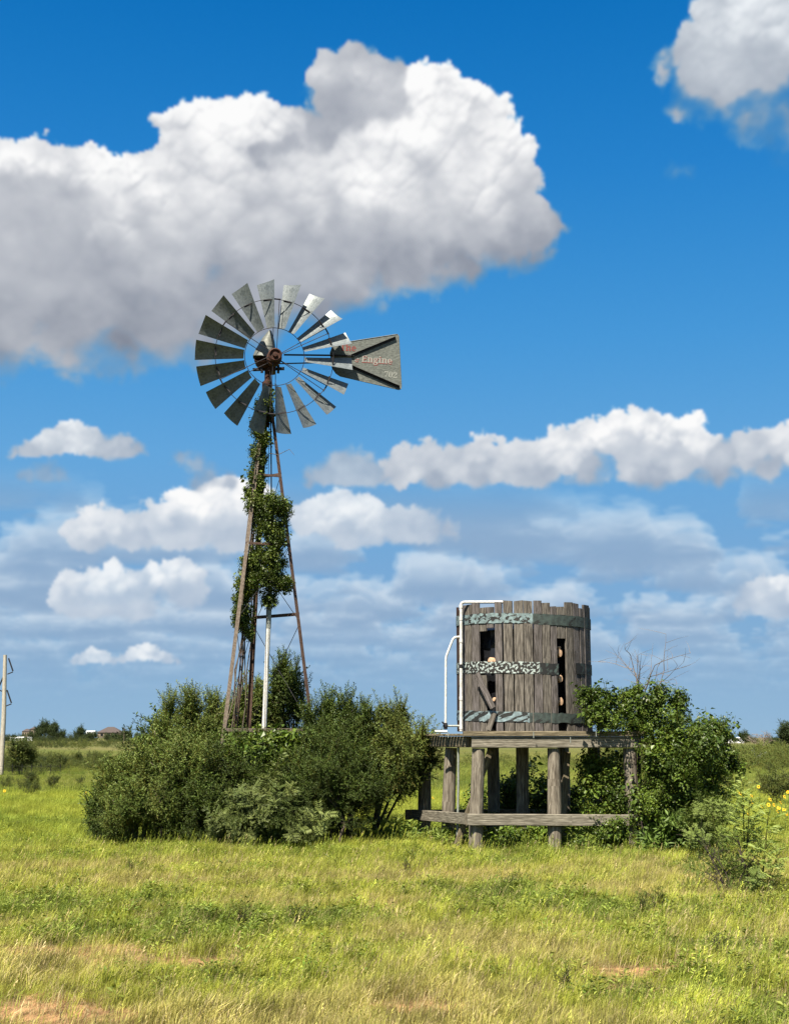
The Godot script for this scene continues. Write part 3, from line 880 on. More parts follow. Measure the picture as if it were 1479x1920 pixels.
func make_platform() -> void:
	var o := thing("tank_platform", "weathered grey timber platform on round posts under the old water tank", "platform", Vector3.ZERO)
	var out_front := ALONG.normalized().cross(Vector3.UP) * -1.0
	if out_front.z < 0.0:
		out_front = -out_front
	var out_left := BACK.normalized().cross(Vector3.UP)
	if out_left.x > 0.0:
		out_left = -out_left
	var up := Vector3.UP
	var u := ALONG.normalized()
	var v := BACK.normalized()
	# round posts, each a little out of plumb
	var r := RandomNumberGenerator.new()
	r.seed = 4
	for j in 3:
		for i in 3:
			var p := post_at(i, j)
			var st := begin()
			var foot := p + Vector3(r.randf_range(-0.02, 0.02), -0.15, r.randf_range(-0.02, 0.02))
			var head := p + Vector3(r.randf_range(-0.02, 0.05), 1.668, r.randf_range(-0.03, 0.03))
			if i == 0:
				head += u * 0.05
			var pts := []
			var rad := []
			for k in 7:
				pts.append(foot.lerp(head, k / 6.0))
				rad.append((0.118 - 0.012 * k / 6.0) * (1.0 + r.randf_range(-0.03, 0.03)))
			tube(st, pts, rad, 14, true, 0.12, Vector2(r.randf(), r.randf() * 2.0))
			part("post", st, mats.post, o)
	# beams on the posts
	var reach := ALONG * 2.0
	var deep := BACK * 2.0
	var y := 1.7695
	for j in 3:
		var st := begin()
		var a := CORNER + BACK * j + out_front * (0.085 if j == 0 else 0.0) - u * 0.04 + up * y
		plank(st, a, a + reach + u * 0.2, out_front, 0.185, 0.075, 0.01, Vector2(0.1, j * 0.4))
		part("beam", st, mats.beam, o)
	for i in 3:
		var st := begin()
		var a := CORNER + ALONG * i + out_left * (0.085 if i == 0 else 0.0) + up * (y + 0.003) - v * (-0.005 if i == 0 else -0.06)
		plank(st, a, a + deep + v * 0.1, out_left, 0.178, 0.06, 0.008, Vector2(0.6, i * 0.7))
		part("joist", st, mats.deck, o)
	# deck planks run along the front; light falls through the gaps between them
	var across := BACK.length() * 2.0 + 0.32
	var n := 20
	var step := across / n
	for k in n:
		var st := begin()
		var a := CORNER + out_front * 0.15 + v * (step * (k + 0.5) - 0.02) + up * (DECK - (0.041 if k == 0 else 0.058))
		var left := 0.17 + r.randf_range(-0.012, 0.012)
		var right := 0.26 + r.randf_range(-0.03, 0.02)
		plank(st, a - u * left, a + reach + u * right, up, step - (0.036 + r.randf_range(-0.005, 0.005) if k else 0.03), 0.082 if k == 0 else 0.036, 0.006, Vector2(r.randf(), r.randf()))
		part("deck_plank", st, mats.deck, o)
	# lower rails, outside the posts
	var low := 0.542
	var rail_front := begin()
	var fa := CORNER + out_front * 0.145 + up * low - u * 0.13
	plank(rail_front, fa, fa + reach + u * 0.65 + up * -0.03, out_front, 0.182, 0.055, 0.007, Vector2(0.2, 0.3))
	part("rail", rail_front, mats.beam, o)
	var rail_left := begin()
	var la := CORNER + out_left * 0.142 + up * (low + 0.004) - v * -0.02
	plank(rail_left, la, la + deep + v * 0.14 + up * -0.085, out_left, 0.18, 0.05, 0.007, Vector2(0.7, 0.1))
	part("rail", rail_left, mats.beam, o)
	var rail_back := begin()
	var ba := CORNER + deep - out_front * 0.15 + up * (low - 0.085) - u * 0.32
	plank(rail_back, ba, ba + reach + u * 0.6, out_front, 0.18, 0.06, 0.007, Vector2(0.5, 0.6))
	part("rail", rail_back, mats.deck, o)
	# leaning braces
	for b in [[Vector3(1.592, 1.623, -22.350), Vector3(1.017, 0.112, -22.250), 0.1], [Vector3(2.914, 1.601, -22.700), Vector3(2.757, 0.041, -22.500), 0.11], [Vector3(0.899, 0.429, -23.200), Vector3(1.161, 0.313, -22.300), 0.09]]:
		var st := begin()
		plank(st, b[0], b[1], out_front + u * 0.3, b[2], 0.045, 0.005, Vector2(r.randf(), 0))
		part("brace", st, mats.deck, o)
	for p in [Vector3(2.258, 1.884, -21.800), Vector3(3.270, 1.910, -21.780), Vector3(2.857, 1.799, -21.820), Vector3(0.887, 1.885, -22.200)]:
		var st := begin()
		tube(st, [p + up * 0.05, p - up * 0.05], [0.008, 0.008], 5)
		part("spike", st, mats.grey_pipe, o)

var tank_at := CORNER + ALONG + BACK + Vector3(0.07, DECK, 0)
const TANK_R := 1.15

func make_tank() -> void:
	var face := Vector3(-tank_at.x, 0, -tank_at.z).normalized()
	var turn := atan2(face.x, face.z)
	var o := thing("water_tank", "round wooden stave water tank with broken staves and flaking metal hoops", "water tank", tank_at, turn)
	# the tank's own +z looks at the field's front
	var r := RandomNumberGenerator.new()
	r.seed = 8
	var tall := 4.098 - DECK
	var edges := [-66.6, -57.5, -49.3, -40.1, -32.3, -25.0, -16.6, -8.1, 0.2, 8.1, 15.4, 23.0, 29.0, 37.5, 46.6, 55.0, 62.0, 75.6]
	var tops := [0.0, 0.0, 0.01, -0.075, -0.075, 0.005, 0.02, 0.015, 0.01, 0.015, -0.02, -0.075, -0.075, 0.01, 0.0, -0.075, 0.0]
	var spans := []
	for i in edges.size() - 1:
		spans.append([edges[i], edges[i + 1], tall + tops[i], i])
	var rest := 360.0 - 75.6 - 66.6
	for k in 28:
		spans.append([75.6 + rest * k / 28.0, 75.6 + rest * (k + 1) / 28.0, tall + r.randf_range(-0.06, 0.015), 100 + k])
	var px := tall / 244.0
	for s in spans:
		var mid: float = deg_to_rad((s[0] + s[1]) * 0.5)
		var wide: float = 2.0 * TANK_R * tan(deg_to_rad((s[1] - s[0]) * 0.5)) - 0.012
		var pieces := [[0.0, s[2]]]
		match s[3]:
			3, 4: pieces = [[132.0 * px, s[2]]]         # upper end only, above the hole
			5: pieces = [[0.0, s[2]]]
			12: pieces = [[175.0 * px, s[2]]]
		if s[3] == 3:
			pieces.append([0.0, 106.0 * px])
		if s[3] == 4:
			wide *= 1.0
			pieces = [[196.0 * px, s[2]]]
		if s[3] == 3:
			pieces[0][0] = 190.0 * px
		for p in pieces:
			var st := begin()
			var c := Vector3(sin(mid), 0, cos(mid)) * (TANK_R + r.randf_range(-0.008, 0.006))
			var lean := r.randf_range(-0.004, 0.004)
			var xf := Transform3D(Basis(Vector3(cos(mid), 0, -sin(mid)), Vector3.UP, Vector3(sin(mid), 0, cos(mid))).rotated(Vector3(sin(mid), 0, cos(mid)), lean), c + Vector3.UP * p[0])
			board(st, xf, p[1] - p[0], wide - (0.03 if s[3] == 5 else 0.0), 0.045, 0.006, Vector2(r.randf(), r.randf()), r.randf_range(-0.12, 0.12))
			part("stave", st, mats.dark_stave if s[3] >= 125 else mats.stave[(int(s[3]) * 3 + r.randi() % 2) % 5], o)  # the last three staves, at the left edge, are darker and redder
	# fallen stave piece that leans behind the hoops
	var sl := begin()
	plank(sl, Vector3(-0.52, 0.38, 1.17), Vector3(-0.79, 0.96, 1.04), Vector3(-0.4, 0, 1), 0.1, 0.03, 0.004, Vector2(0.4, 0.2))
	part("loose_stave", sl, mats.stave[1], o)
	var sl2 := begin()
	plank(sl2, Vector3(-0.6, 0.02, 1.1), Vector3(-0.5, 0.3, 1.12), Vector3(-0.4, 0, 1), 0.09, 0.03, 0.004, Vector2(0.1, 0.6))
	part("loose_stave", sl2, mats.stave[2], o)
	# hoops: [from, to (degrees), bottom, height, material]
	for h in [[-88.0, 8.0, 205.0, 19.0, "hoop_top", 0.0], [8.0, 95.0, 203.0, 20.0, "hoop_green", -0.02], [95.0, 272.0, 204.0, 19.0, "hoop_green", -0.02], [-90.0, 13.0, 110.0, 22.0, "hoop_mid", 0.0], [13.0, 29.3, 109.0, 21.0, "hoop_black", 0.0], [48.0, 86.0, 112.0, 21.0, "hoop_black", 0.0], [110.0, 268.0, 110.0, 20.0, "hoop_black", 0.0], [-88.0, 4.0, 19.0, 19.0, "hoop_low", 0.0], [4.0, 52.0, 19.0, 18.0, "hoop_green", 0.0], [52.0, 268.0, 19.0, 18.0, "hoop_green", 0.0]]:
		var st := begin()
		var n := int(ceil((h[1] - h[0]) / 3.0))
		for k in n:
			var a: float = deg_to_rad(lerpf(h[0], h[1], float(k) / n))
			var b: float = deg_to_rad(lerpf(h[0], h[1], float(k + 1) / n))
			var q := []
			for t in [a, b]:
				var wave: float = 0.006 * rough.get_noise_2d(t * 14.0, h[2]) + 0.003
				var drop: float = 0.035 * sin(t * 0.9 + 0.6) + 0.012 * rough.get_noise_2d(t * 6.0, h[2] + 40.0)
				var d := Vector3(sin(t), 0, cos(t))
				for e: float in [0.0, 1.0]:
					var edge: float = h[2] * px + e * h[3] * px - drop + 0.01 * rough.get_noise_2d(t * 30.0, e * 9.0 + h[2])
					q.append(d * (TANK_R + 0.028 + wave) + Vector3.UP * edge)
					q.append(d * (TANK_R + 0.022 + wave) + Vector3.UP * edge)
			var out := Vector3(sin(a), 0, cos(a))
			var ua: float = (a + 3.0) * TANK_R / 3.5
			var ub: float = (b + 3.0) * TANK_R / 3.5
			quad(st, q[0], q[4], q[6], q[2], out, Vector2(ua, 1), Vector2(ub, 1), Vector2(ub, 0), Vector2(ua, 0))
			quad(st, q[1], q[5], q[7], q[3], -out, Vector2(ua, 1), Vector2(ub, 1), Vector2(ub, 0), Vector2(ua, 0))
			quad(st, q[2], q[6], q[7], q[3], Vector3.UP, Vector2(ua, 0), Vector2(ub, 0), Vector2(ub, 0), Vector2(ua, 0))
			quad(st, q[0], q[4], q[5], q[1], Vector3.DOWN, Vector2(ua, 1), Vector2(ub, 1), Vector2(ub, 1), Vector2(ua, 1))
		part("hoop", st, mats[h[4]], o)
	# black plastic liner, slumped, and pale round discs seen through the broken staves
	var li := begin()
	var rings := 12
	for k in rings:
		for i in 40:
			var q := []
			for c in [[k, i], [k, i + 1], [k + 1, i + 1], [k + 1, i]]:
				var a: float = TAU * (c[1] % 40) / 40.0
				var y: float = c[0] / 12.0 * (tall - 0.3)
				var rad: float = 0.96 + 0.07 * rough.get_noise_3d(cos(a) * 6.0, y * 5.0, sin(a) * 6.0) - (0.25 if c[0] == 12 else 0.0)
				q.append(Vector3(sin(a) * rad, y + 0.01, cos(a) * rad))
			quad(li, q[0], q[1], q[2], q[3], q[0] * Vector3(1, 0, 1))
	part("liner", li, mats.liner, o)
	for d in [[-31.5, 132.0, 0.055, 0.085], [-27.0, 128.0, 0.03, 0.06], [-28.0, 60.0, 0.035, 0.04], [34.5, 148.0, 0.05, 0.085], [34.5, 99.0, 0.05, 0.075], [34.5, 56.0, 0.05, 0.08], [34.0, 158.0, 0.03, 0.03]]:
		var a := deg_to_rad(d[0])
		var st := begin()
		var n := Vector3(sin(a), 0, cos(a))
		d[2] *= 0.85
		d[3] *= 0.85
		lathe(st, [Vector2(0.0001, 0.03), Vector2(d[2] * 0.9, 0.028), Vector2(d[2], 0.015), Vector2(d[2], -0.08)], Transform3D(Basis(n.cross(Vector3.UP), n, Vector3.UP * d[3] / d[2]), n * 1.06 + Vector3.UP * float(d[1]) * px), 16)
		part("pale_disc", st, mats.peach, o)

func make_pipes() -> void:
	var o := thing("plastic_pipe", "white plastic fill pipe with elbows and valve at the tank's side", "pipe", Vector3.ZERO)
	var d := 22.75
	var r := 0.026
	var top := Vector3(1.145, 4.144, -22.750)
	var foot := Vector3(1.127, 1.948, -22.750)
	var bend := func(a: Vector3, b: Vector3, c: Vector3, rad: float) -> Array:
		var out := []
		for k in 6:
			var t := k / 5.0
			out.append(a.lerp(b, t).lerp(b.lerp(c, t), t))
		return out
	var st := begin()
	var end := Vector3(1.851, 4.119, -22.500)
	var el: Array = bend.call(top - Vector3.UP * 0.07, top, top + (end - top).normalized() * 0.07, r)
	var path: Array = [foot] + el + [end]
	tube(st, path, path.map(func(_p): return r), 10)
	part("riser", st, mats.pvc, o)
	for p in [[top, 0.03], [Vector3(1.140, 3.547, -22.750), 0.03]]:
		var f := begin()
		tube(f, [p[0] - Vector3.UP * 0.1, p[0] - Vector3.UP * 0.045], [0.033, 0.033], 10)
		part("fitting", f, mats.pvc, o)
	for y in [1160.0, 1250.0, 1310.0, 1364.0]:
		var f := begin()
		var q := foot.lerp(top, (1371.0 - y) / 242.0)
		tube(f, [q - Vector3.UP * 0.03, q + Vector3.UP * 0.03], [0.031, 0.031], 10)
		part("coupling" if y != 1250.0 else "strap", f, mats.pvc if y != 1250.0 else mats.dark_iron, o)
	var by := begin()
	var a := Vector3(1.131, 3.547, -22.750)
	var b := Vector3(1.012, 3.538, -22.750)
	var c := Vector3(0.877, 3.192, -22.750)
	var e := Vector3(0.865, 1.993, -22.750)
	var pts: Array = [a] + bend.call(b.lerp(a, 0.4), b, b.lerp(c, 0.2), r) + bend.call(c.lerp(b, 0.15), c, c.lerp(e, 0.06), r) + [e]
	tube(by, pts, pts.map(func(_p): return 0.02), 10)
	part("bypass", by, mats.pvc, o)
	var j := Vector3(0.865, 2.037, -22.750)
	rod("cross_pipe", j, Vector3(1.109, 2.037, -22.750), 0.018, mats.grey_pipe, o, 8)
	var va := begin()
	lathe(va, [Vector2(0.0001, -0.06), Vector2(0.032, -0.055), Vector2(0.034, -0.02), Vector2(0.045, -0.012), Vector2(0.045, 0.012), Vector2(0.034, 0.02), Vector2(0.032, 0.05), Vector2(0.0001, 0.055)], Transform3D(Basis(), j), 12)
	plank(va, j + Vector3(-0.02, 0.02, 0.05), j + Vector3(-0.06, 0.07, 0.06), Vector3.BACK, 0.025, 0.01, 0.002)
	part("valve", va, mats.dark_iron, o)
	var f2 := Vector3(0.873, 1.944, -22.750)
	rod("outlet", f2 + Vector3(0.02, 0, 0), Vector3(0.683, 1.944, -22.750), 0.022, mats.pvc, o, 8)
	var under := begin()
	tube(under, [Vector3(1.069, 1.859, -22.500), Vector3(1.063, 1.079, -22.500), Vector3(1.037, 0.084, -22.500)], [0.02, 0.02, 0.02], 8)
	part("drop_pipe", under, mats.grey_pipe, o)
# ---------------------------------------------------------------- windmill
const MILL := Vector3(-2.507, 0, -25.3)
const HUB_Y := 9.250
const APEX_Y := 8.75
var mill_turn := 0.0

func leg_at(k: int, y: float) -> Vector3:
	# three legs, 120 degrees apart, closing towards the top
	var phi: float = deg_to_rad([-44.8, 75.2, 195.2][k])
	var rad := 0.045 + (APEX_Y - y) * 0.1424
	return Vector3(sin(phi) * rad, y, cos(phi) * rad)

func make_mill() -> void:
	var view := Vector3(-MILL.x, 0, -MILL.z).normalized()
	mill_turn = atan2(view.x, view.z)
	var o := thing("windmill", "old three legged windmill with rusty tower, metal wheel and tail vane", "windmill", MILL, mill_turn)
	var up := Vector3.UP
	# legs of angle iron
	for k in 3:
		var a := leg_at(k, -0.15)
		var b := leg_at(k, APEX_Y - 0.1)
		var mid := Vector3(a.x, 0, a.z).normalized()
		var st := begin()
		for s: float in [-1.0, 1.0]:
			var side := mid.rotated(up, s * PI / 4.0)
			var off := side.rotated(up, -s * PI / 2.0) * -0.033
			board(st, frame(a + off, b + off * 0.9, side), a.distance_to(b), 0.07, 0.008, 0.002, Vector2(0.3, 0.2))
		part("leg", st, mats.leg if k == 0 else mats.leg_rust, o)
	# girts between the legs: [leg, leg, height]
	for g in [[0, 1, 1.977], [0, 2, 1.979], [1, 2, 1.970], [1, 2, 4.162], [0, 2, 4.115], [1, 2, 5.571], [0, 1, 5.493], [0, 1, 6.852], [1, 2, 6.901]]:
		var st := begin()
		var a := leg_at(g[0], g[2])
		var b := leg_at(g[1], g[2])
		plank(st, a, b, (a + b) * Vector3(1, 0, 1), 0.062 if g[2] < 5.0 else 0.045, 0.02, 0.003)
		part("girt", st, mats.leg if g[2] < 2.5 else mats.leg_rust, o)
	# cross wires
	for w in [[0, 1, 0.2, 1.95], [1, 0, 0.2, 1.95], [1, 2, 1.95, 4.0], [2, 1, 1.95, 4.0], [0, 2, 1.95, 4.0], [2, 0, 1.95, 4.0], [0, 1, 4.0, 5.5], [1, 0, 4.0, 5.5], [2, 1, 4.0, 5.5], [1, 2, 5.5, 6.9], [2, 1, 5.5, 6.9]]:
		var st := begin()
		tube(st, [leg_at(w[0], w[2]), leg_at(w[1], w[3])], [0.006, 0.006], 4)
		part("tie_rod", st, mats.dark_iron, o)
	# ladder up the left face
	var lad := begin()
	var foot := leg_at(0, 0.5).lerp(leg_at(2, 0.5), 0.5)
	var head := leg_at(0, 7.4).lerp(leg_at(2, 7.4), 0.5)
	var across := (leg_at(0, 3.0) - leg_at(2, 3.0)).normalized()
	for s: float in [-0.11, 0.11]:
		tube(lad, [foot + across * s, head + across * s * 0.5], [0.014, 0.014], 5)
	var ladder := part("ladder", lad, mats.leg_rust, o)
	for k in 13:
		var c := foot.lerp(head, (k + 0.4) / 13.0)
		rod("rung", c - across * 0.11, c + across * 0.11, 0.012, mats.dark_iron, ladder, 5)
	# mast, pump rod and standing pipe
	rod("mast", Vector3(0, APEX_Y - 0.9, 0), Vector3(0, HUB_Y - 0.2, 0), 0.055, mats.rust, o, 10)
	rod("pump_rod", Vector3(0.12, 6.3, 0.02), Vector3(0.06, HUB_Y - 0.15, 0.05), 0.013, mats.dark_iron, o)
	var pipe := begin()
	tube(pipe, [Vector3(0.0, -0.1, 0), Vector3(0.06, 2.4, 0), Vector3(0.1, 3.95, 0)], [0.045, 0.045, 0.045], 12)
	part("well_pipe", pipe, mats.pvc, o)
	var upper := begin()
	tube(upper, [Vector3(0.1, 3.9, 0), Vector3(0.13, 5.2, 0), Vector3(0.13, 6.4, 0)], [0.048, 0.047, 0.045], 12)
	part("well_pipe", upper, mats.grey_pipe, o)
	rod("furl_wire", Vector3(0.06, 2.0, 0.12), Vector3(0.05, HUB_Y - 0.3, 0.1), 0.005, mats.dark_iron, o, 4)
	var top := begin()
	lathe(top, [Vector2(0.07, -0.35), Vector2(0.1, -0.3), Vector2(0.1, 0.0), Vector2(0.06, 0.03), Vector2(0.05, 0.06)], Transform3D(Basis(), Vector3(0, APEX_Y, 0)), 12)
	part("top_casting", top, mats.rust, o)
	make_wheel(o)
	make_head(o)
	make_vane(o)

func make_wheel(o: Node3D) -> void:
	# the wheel turns about local z, its face towards +z
	var centre := Vector3(0.132, HUB_Y - 0.1, 0.42)
	var yaw := deg_to_rad(4.0)
	var tip := 1.53
	var rim := begin()
	for q in [[0.58, 0.03], [1.15, 0.06]]:
		var pts := []
		for k in 73:
			pts.append(Vector3(sin(TAU * k / 72.0) * q[0], cos(TAU * k / 72.0) * q[0], q[1]))
		tube(rim, pts, pts.map(func(_p): return 0.007), 5, false)
	var wheel := part("wheel", rim, mats.dark_iron, o, Transform3D(Basis(Vector3.UP, yaw), centre))
	var st := begin()
	# one galvanised blade: a curved sheet that widens outwards, pitched to the wind
	var pitch := deg_to_rad(41.0)
	var rows := 5
	var cols := 6
	var grid := []
	for s in 2:
		for i in rows + 1:
			for j in cols + 1:
				var f := i / float(rows)
				var rad := lerpf(0.595, tip, f)
				var chord := lerpf(0.2, 0.43, f)
				var t := j / float(cols) - 0.5
				var camber := 0.08 * chord * (1.0 - 4.0 * t * t)
				var tw := pitch + lerpf(0.12, 0.0, f)
				var p := Vector2(t * chord, camber)
				grid.append(Vector3(p.x * cos(tw) + p.y * sin(tw) * 0.9, rad - 0.012 * chord * 4.0 * t * t, -p.x * sin(tw) * -1.0 - p.y * cos(tw) + s * 0.0025))
	var w := cols + 1
	var per := (rows + 1) * w
	for s in 2:
		for i in rows:
			for j in cols:
				var a: Vector3 = grid[s * per + i * w + j]
				var b: Vector3 = grid[s * per + i * w + j + 1]
				var c: Vector3 = grid[s * per + (i + 1) * w + j + 1]
				var d: Vector3 = grid[s * per + (i + 1) * w + j]
				quad(st, a, b, c, d, Vector3(0, 0, 1 if s else -1))
	for i in rows:
		for j in [0, cols]:
			quad(st, grid[i * w + j], grid[(i + 1) * w + j], grid[per + (i + 1) * w + j], grid[per + i * w + j], Vector3(1 if j else -1, 0, 0))
	for j in cols:
		quad(st, grid[rows * w + j], grid[rows * w + j + 1], grid[per + rows * w + j + 1], grid[per + rows * w + j], Vector3.UP)
	var blade := st.commit()
	var clip := begin()
	plank(clip, Vector3(-0.09, 1.13, 0.05), Vector3(0.1, 1.15, 0.03), Vector3(0, 0, 1), 0.03, 0.012, 0.002)
	var clip_mesh := clip.commit()
	for k in 18:
		var turn := -deg_to_rad(12.5 + 20.0 * k)
		var b := put("blade", blade, mats.zinc, wheel, Transform3D(Basis(Vector3(0, 0, 1), turn), Vector3.ZERO))
		put("clip", clip_mesh, mats.dark_iron, wheel, Transform3D(Basis(Vector3(0, 0, 1), turn), Vector3.ZERO))
	for k in 6:
		var a := deg_to_rad(1.0 + 60.0 * k)
		var d := Vector3(sin(a), cos(a), 0)
		var side := Vector3(cos(a), -sin(a), 0)
		for s: float in [-1.0, 1.0]:
			rod("spoke", d * 0.1 + side * 0.03 * s + Vector3(0, 0, 0.1 * s), d * 1.15 + side * 0.055 * s + Vector3(0, 0, 0.06), 0.0075, mats.dark_iron, wheel, 5)
		rod("spoke_end", d * 1.16 - side * 0.08 + Vector3(0, 0, 0.06), d * 1.16 + side * 0.08 + Vector3(0, 0, 0.06), 0.012, mats.dark_iron, wheel, 5)
	var hub := begin()
	var axis := Transform3D(Basis(Vector3(1, 0, 0), PI / 2), Vector3(0, 0, 0))
	lathe(hub, [Vector2(0.13, -0.3), Vector2(0.13, -0.12), Vector2(0.15, -0.1), Vector2(0.15, -0.04), Vector2(0.09, -0.02), Vector2(0.09, 0.1), Vector2(0.135, 0.12), Vector2(0.135, 0.17), Vector2(0.11, 0.185), Vector2(0.085, 0.15), Vector2(0.05, 0.15), Vector2(0.045, 0.21), Vector2(0.0001, 0.215)], axis, 20)
	part("hub", hub, mats.rust, wheel)

func make_head(o: Node3D) -> void:
	# gear case with its open pan, and what is left of the sheet hood over it
	var c := Vector3(0.132, HUB_Y - 0.05, 0.0)
	var box := begin()
	lathe(box, [Vector2(0.0001, -0.2), Vector2(0.09, -0.19), Vector2(0.17, -0.1), Vector2(0.2, 0.03), Vector2(0.19, 0.03), Vector2(0.15, -0.08), Vector2(0.0001, -0.15)], Transform3D(Basis(Vector3(0, 0, 1), 0.12) * Basis(Vector3(1, 0, 0), 0.5), c + Vector3(-0.2, 0.0, 0.0)), 18)
	part("gear_pan", box, mats.rust, o)
	var gear := begin()
	board(gear, Transform3D(Basis(), c + Vector3(-0.06, -0.24, -0.05)), 0.3, 0.16, 0.3, 0.03)
	part("gear_case", gear, mats.rust, o)
	var fork := begin()
	for x in [-0.24, 0.08]:
		board(fork, Transform3D(Basis(), c + Vector3(x, -0.27, 0.05)), 0.16, 0.05, 0.06, 0.008)
	plank(fork, c + Vector3(-0.42, -0.2, 0.0), c + Vector3(0.2, -0.16, 0.0), Vector3.BACK, 0.06, 0.05, 0.01)
	part("yoke", fork, mats.dark_iron, o)
	var hood := begin()
	lathe(hood, [Vector2(0.25, 0.0), Vector2(0.22, 0.14), Vector2(0.13, 0.4), Vector2(0.03, 0.6)], Transform3D(Basis(Vector3(0, 0, 1), -0.18), c + Vector3(-0.2, 0.05, -0.1)), 7)
	part("hood", hood, mats.vane, o)

func make_vane(o: Node3D) -> void:
	# furled alongside the wheel, just behind it
	var z := -0.1
	var root := Vector3(0.132, HUB_Y + 0.1, z)
	var s := 1.0 / 94.0
	var at := func(px: float, py: float) -> Vector2: return Vector2((px - 512.5) * s, (671.0 - py) * s * 1.03)
	var outline := PackedVector2Array()
	for p in [[617, 664], [622, 649], [628, 646], [740, 624], [744.5, 623.5], [747, 627], [752, 722], [751, 727], [747, 728.5], [636, 707], [628, 702], [621, 692]]:
		outline.append(at.call(p[0], p[1]))
	var st := begin()
	sheet(st, outline, 0.004)
	var vane := part("tail_vane", st, mats.vane, o, Transform3D(Basis(Vector3.UP, deg_to_rad(2.0)), root))
	var edge := begin()
	var pts := []
	for p in outline:
		pts.append(Vector3(p.x, p.y, 0))
	pts.append(pts[0])
	tube(edge, pts, pts.map(func(_p): return 0.01), 5, false)
	part("rolled_edge", edge, mats.vane, vane)
	for g in [[657, 668.5, 741, 631], [657, 689, 747.5, 724.5]]:
		var rib := begin()
		var a: Vector2 = at.call(g[0], g[1])
		var b: Vector2 = at.call(g[2], g[3])
		var dir := (b - a).normalized()
		var n := Vector3(-dir.y, dir.x, 0)
		# angle iron: one leaf on the sheet, one standing out from it
		plank(rib, Vector3(a.x, a.y, 0.007), Vector3(b.x, b.y, 0.007), Vector3(0, 0, 1), 0.045, 0.006, 0.001)
		plank(rib, Vector3(a.x, a.y, 0.035) + n * 0.022, Vector3(b.x, b.y, 0.035) + n * 0.022, n, 0.055, 0.006, 0.001)
		part("rib", rib, mats.dark_iron, vane)
	for g in [[530, 671.5, 662, 668, 0.03], [482, 691, 641, 681, 0.02], [641, 681, 662, 690, 0.02]]:
		var a: Vector2 = at.call(g[0], g[1])
		var b: Vector2 = at.call(g[2], g[3])
		var arm := begin()
		plank(arm, Vector3(a.x, a.y, 0.03), Vector3(b.x, b.y, 0.03), Vector3(0, 0, 1), g[4], 0.03, 0.003)
		part("tail_arm", arm, mats.dark_iron, vane)
	# painted lettering
	var font := SystemFont.new()
	font.font_names = PackedStringArray(["Droid Serif"])
	font.font_weight = 700
	for t in [["The", 634, 663, 17, "red_paint", 0.0, 0.004], ["e Engine", 661, 682, 17, "white_paint", -0.03, 0.004], ["e Engine", 661.8, 683.5, 17, "red_paint", -0.03, 0.0034], ["702", 718, 709, 15, "white_paint", -0.06, 0.004]]:
		var text := TextMesh.new()
		text.text = t[0]
		text.font = font
		text.font_size = 16
		text.pixel_size = t[3] * s / 16.0
		text.depth = t[6]
		text.horizontal_alignment = HORIZONTAL_ALIGNMENT_LEFT
		text.vertical_alignment = VERTICAL_ALIGNMENT_BOTTOM
		var p: Vector2 = at.call(t[1], t[2])
		put("lettering", text, mats[t[4]], vane, Transform3D(Basis(Vector3(0, 0, 1), t[5]), Vector3(p.x, p.y, 0.003)))
# ---------------------------------------------------------------- ground and grass
# bare soil: centre x, z, half width, half depth
var BARE := [[Vector3(-3.017, 0, -12.000), 1.0, 0.32], [Vector3(-1.812, 0, -11.449), 0.75, 0.16], [Vector3(-2.582, 0, -9.341), 0.75, 0.35], [Vector3(1.974, 0, -11.217), 0.55, 0.2], [Vector3(2.359, 0, -11.294), 0.3, 0.12], [Vector3(0.222, 0, -9.553), 0.4, 0.16], [Vector3(1.739, 0, -10.359), 0.3, 0.12], [Vector3(-0.292, 0, -15.160), 0.5, 0.18], [Vector3(0.876, 0, -18.613), 0.7, 0.3]]

func bareness(x: float, z: float) -> float:
	var b := 0.0
	for s in BARE:
		var q := Vector2((x - s[0].x) / (s[1] * 1.15), (z - s[0].z) / (s[2] * 1.9)).length()
		b = maxf(b, 1.0 - smoothstep(0.55, 1.15, q + 0.5 * rough.get_noise_2d(x * 3.0, z * 3.0)))
	return b

# how green the growth is at a place: 0 dry straw, 1 lush
func greenness(x: float, z: float) -> float:
	# the strips wander
	var d := -z + 2.6 * field.get_noise_2d(x * 1.6 + 20.0, z * 0.8) + 0.8 * rough.get_noise_2d(x * 0.5, z * 0.5)
	var g := 0.57 + 0.95 * field.get_noise_2d(x * 2.2, z * 3.4) + 0.35 * rough.get_noise_2d(x * 1.1, z * 1.6)
	g += 0.28 * smoothstep(19.0, 23.0, d) - 0.15 * (1.0 - smoothstep(10.0, 13.5, d))
	# a greener strip between two paler ones
	g += 0.3 * exp(-pow((d - 14.2 - 0.12 * x) / 1.3, 2.0)) - 0.36 * exp(-pow((d - 18.3 + 0.1 * x) / 1.6, 2.0))
	return clampf(g, 0.0, 1.0)

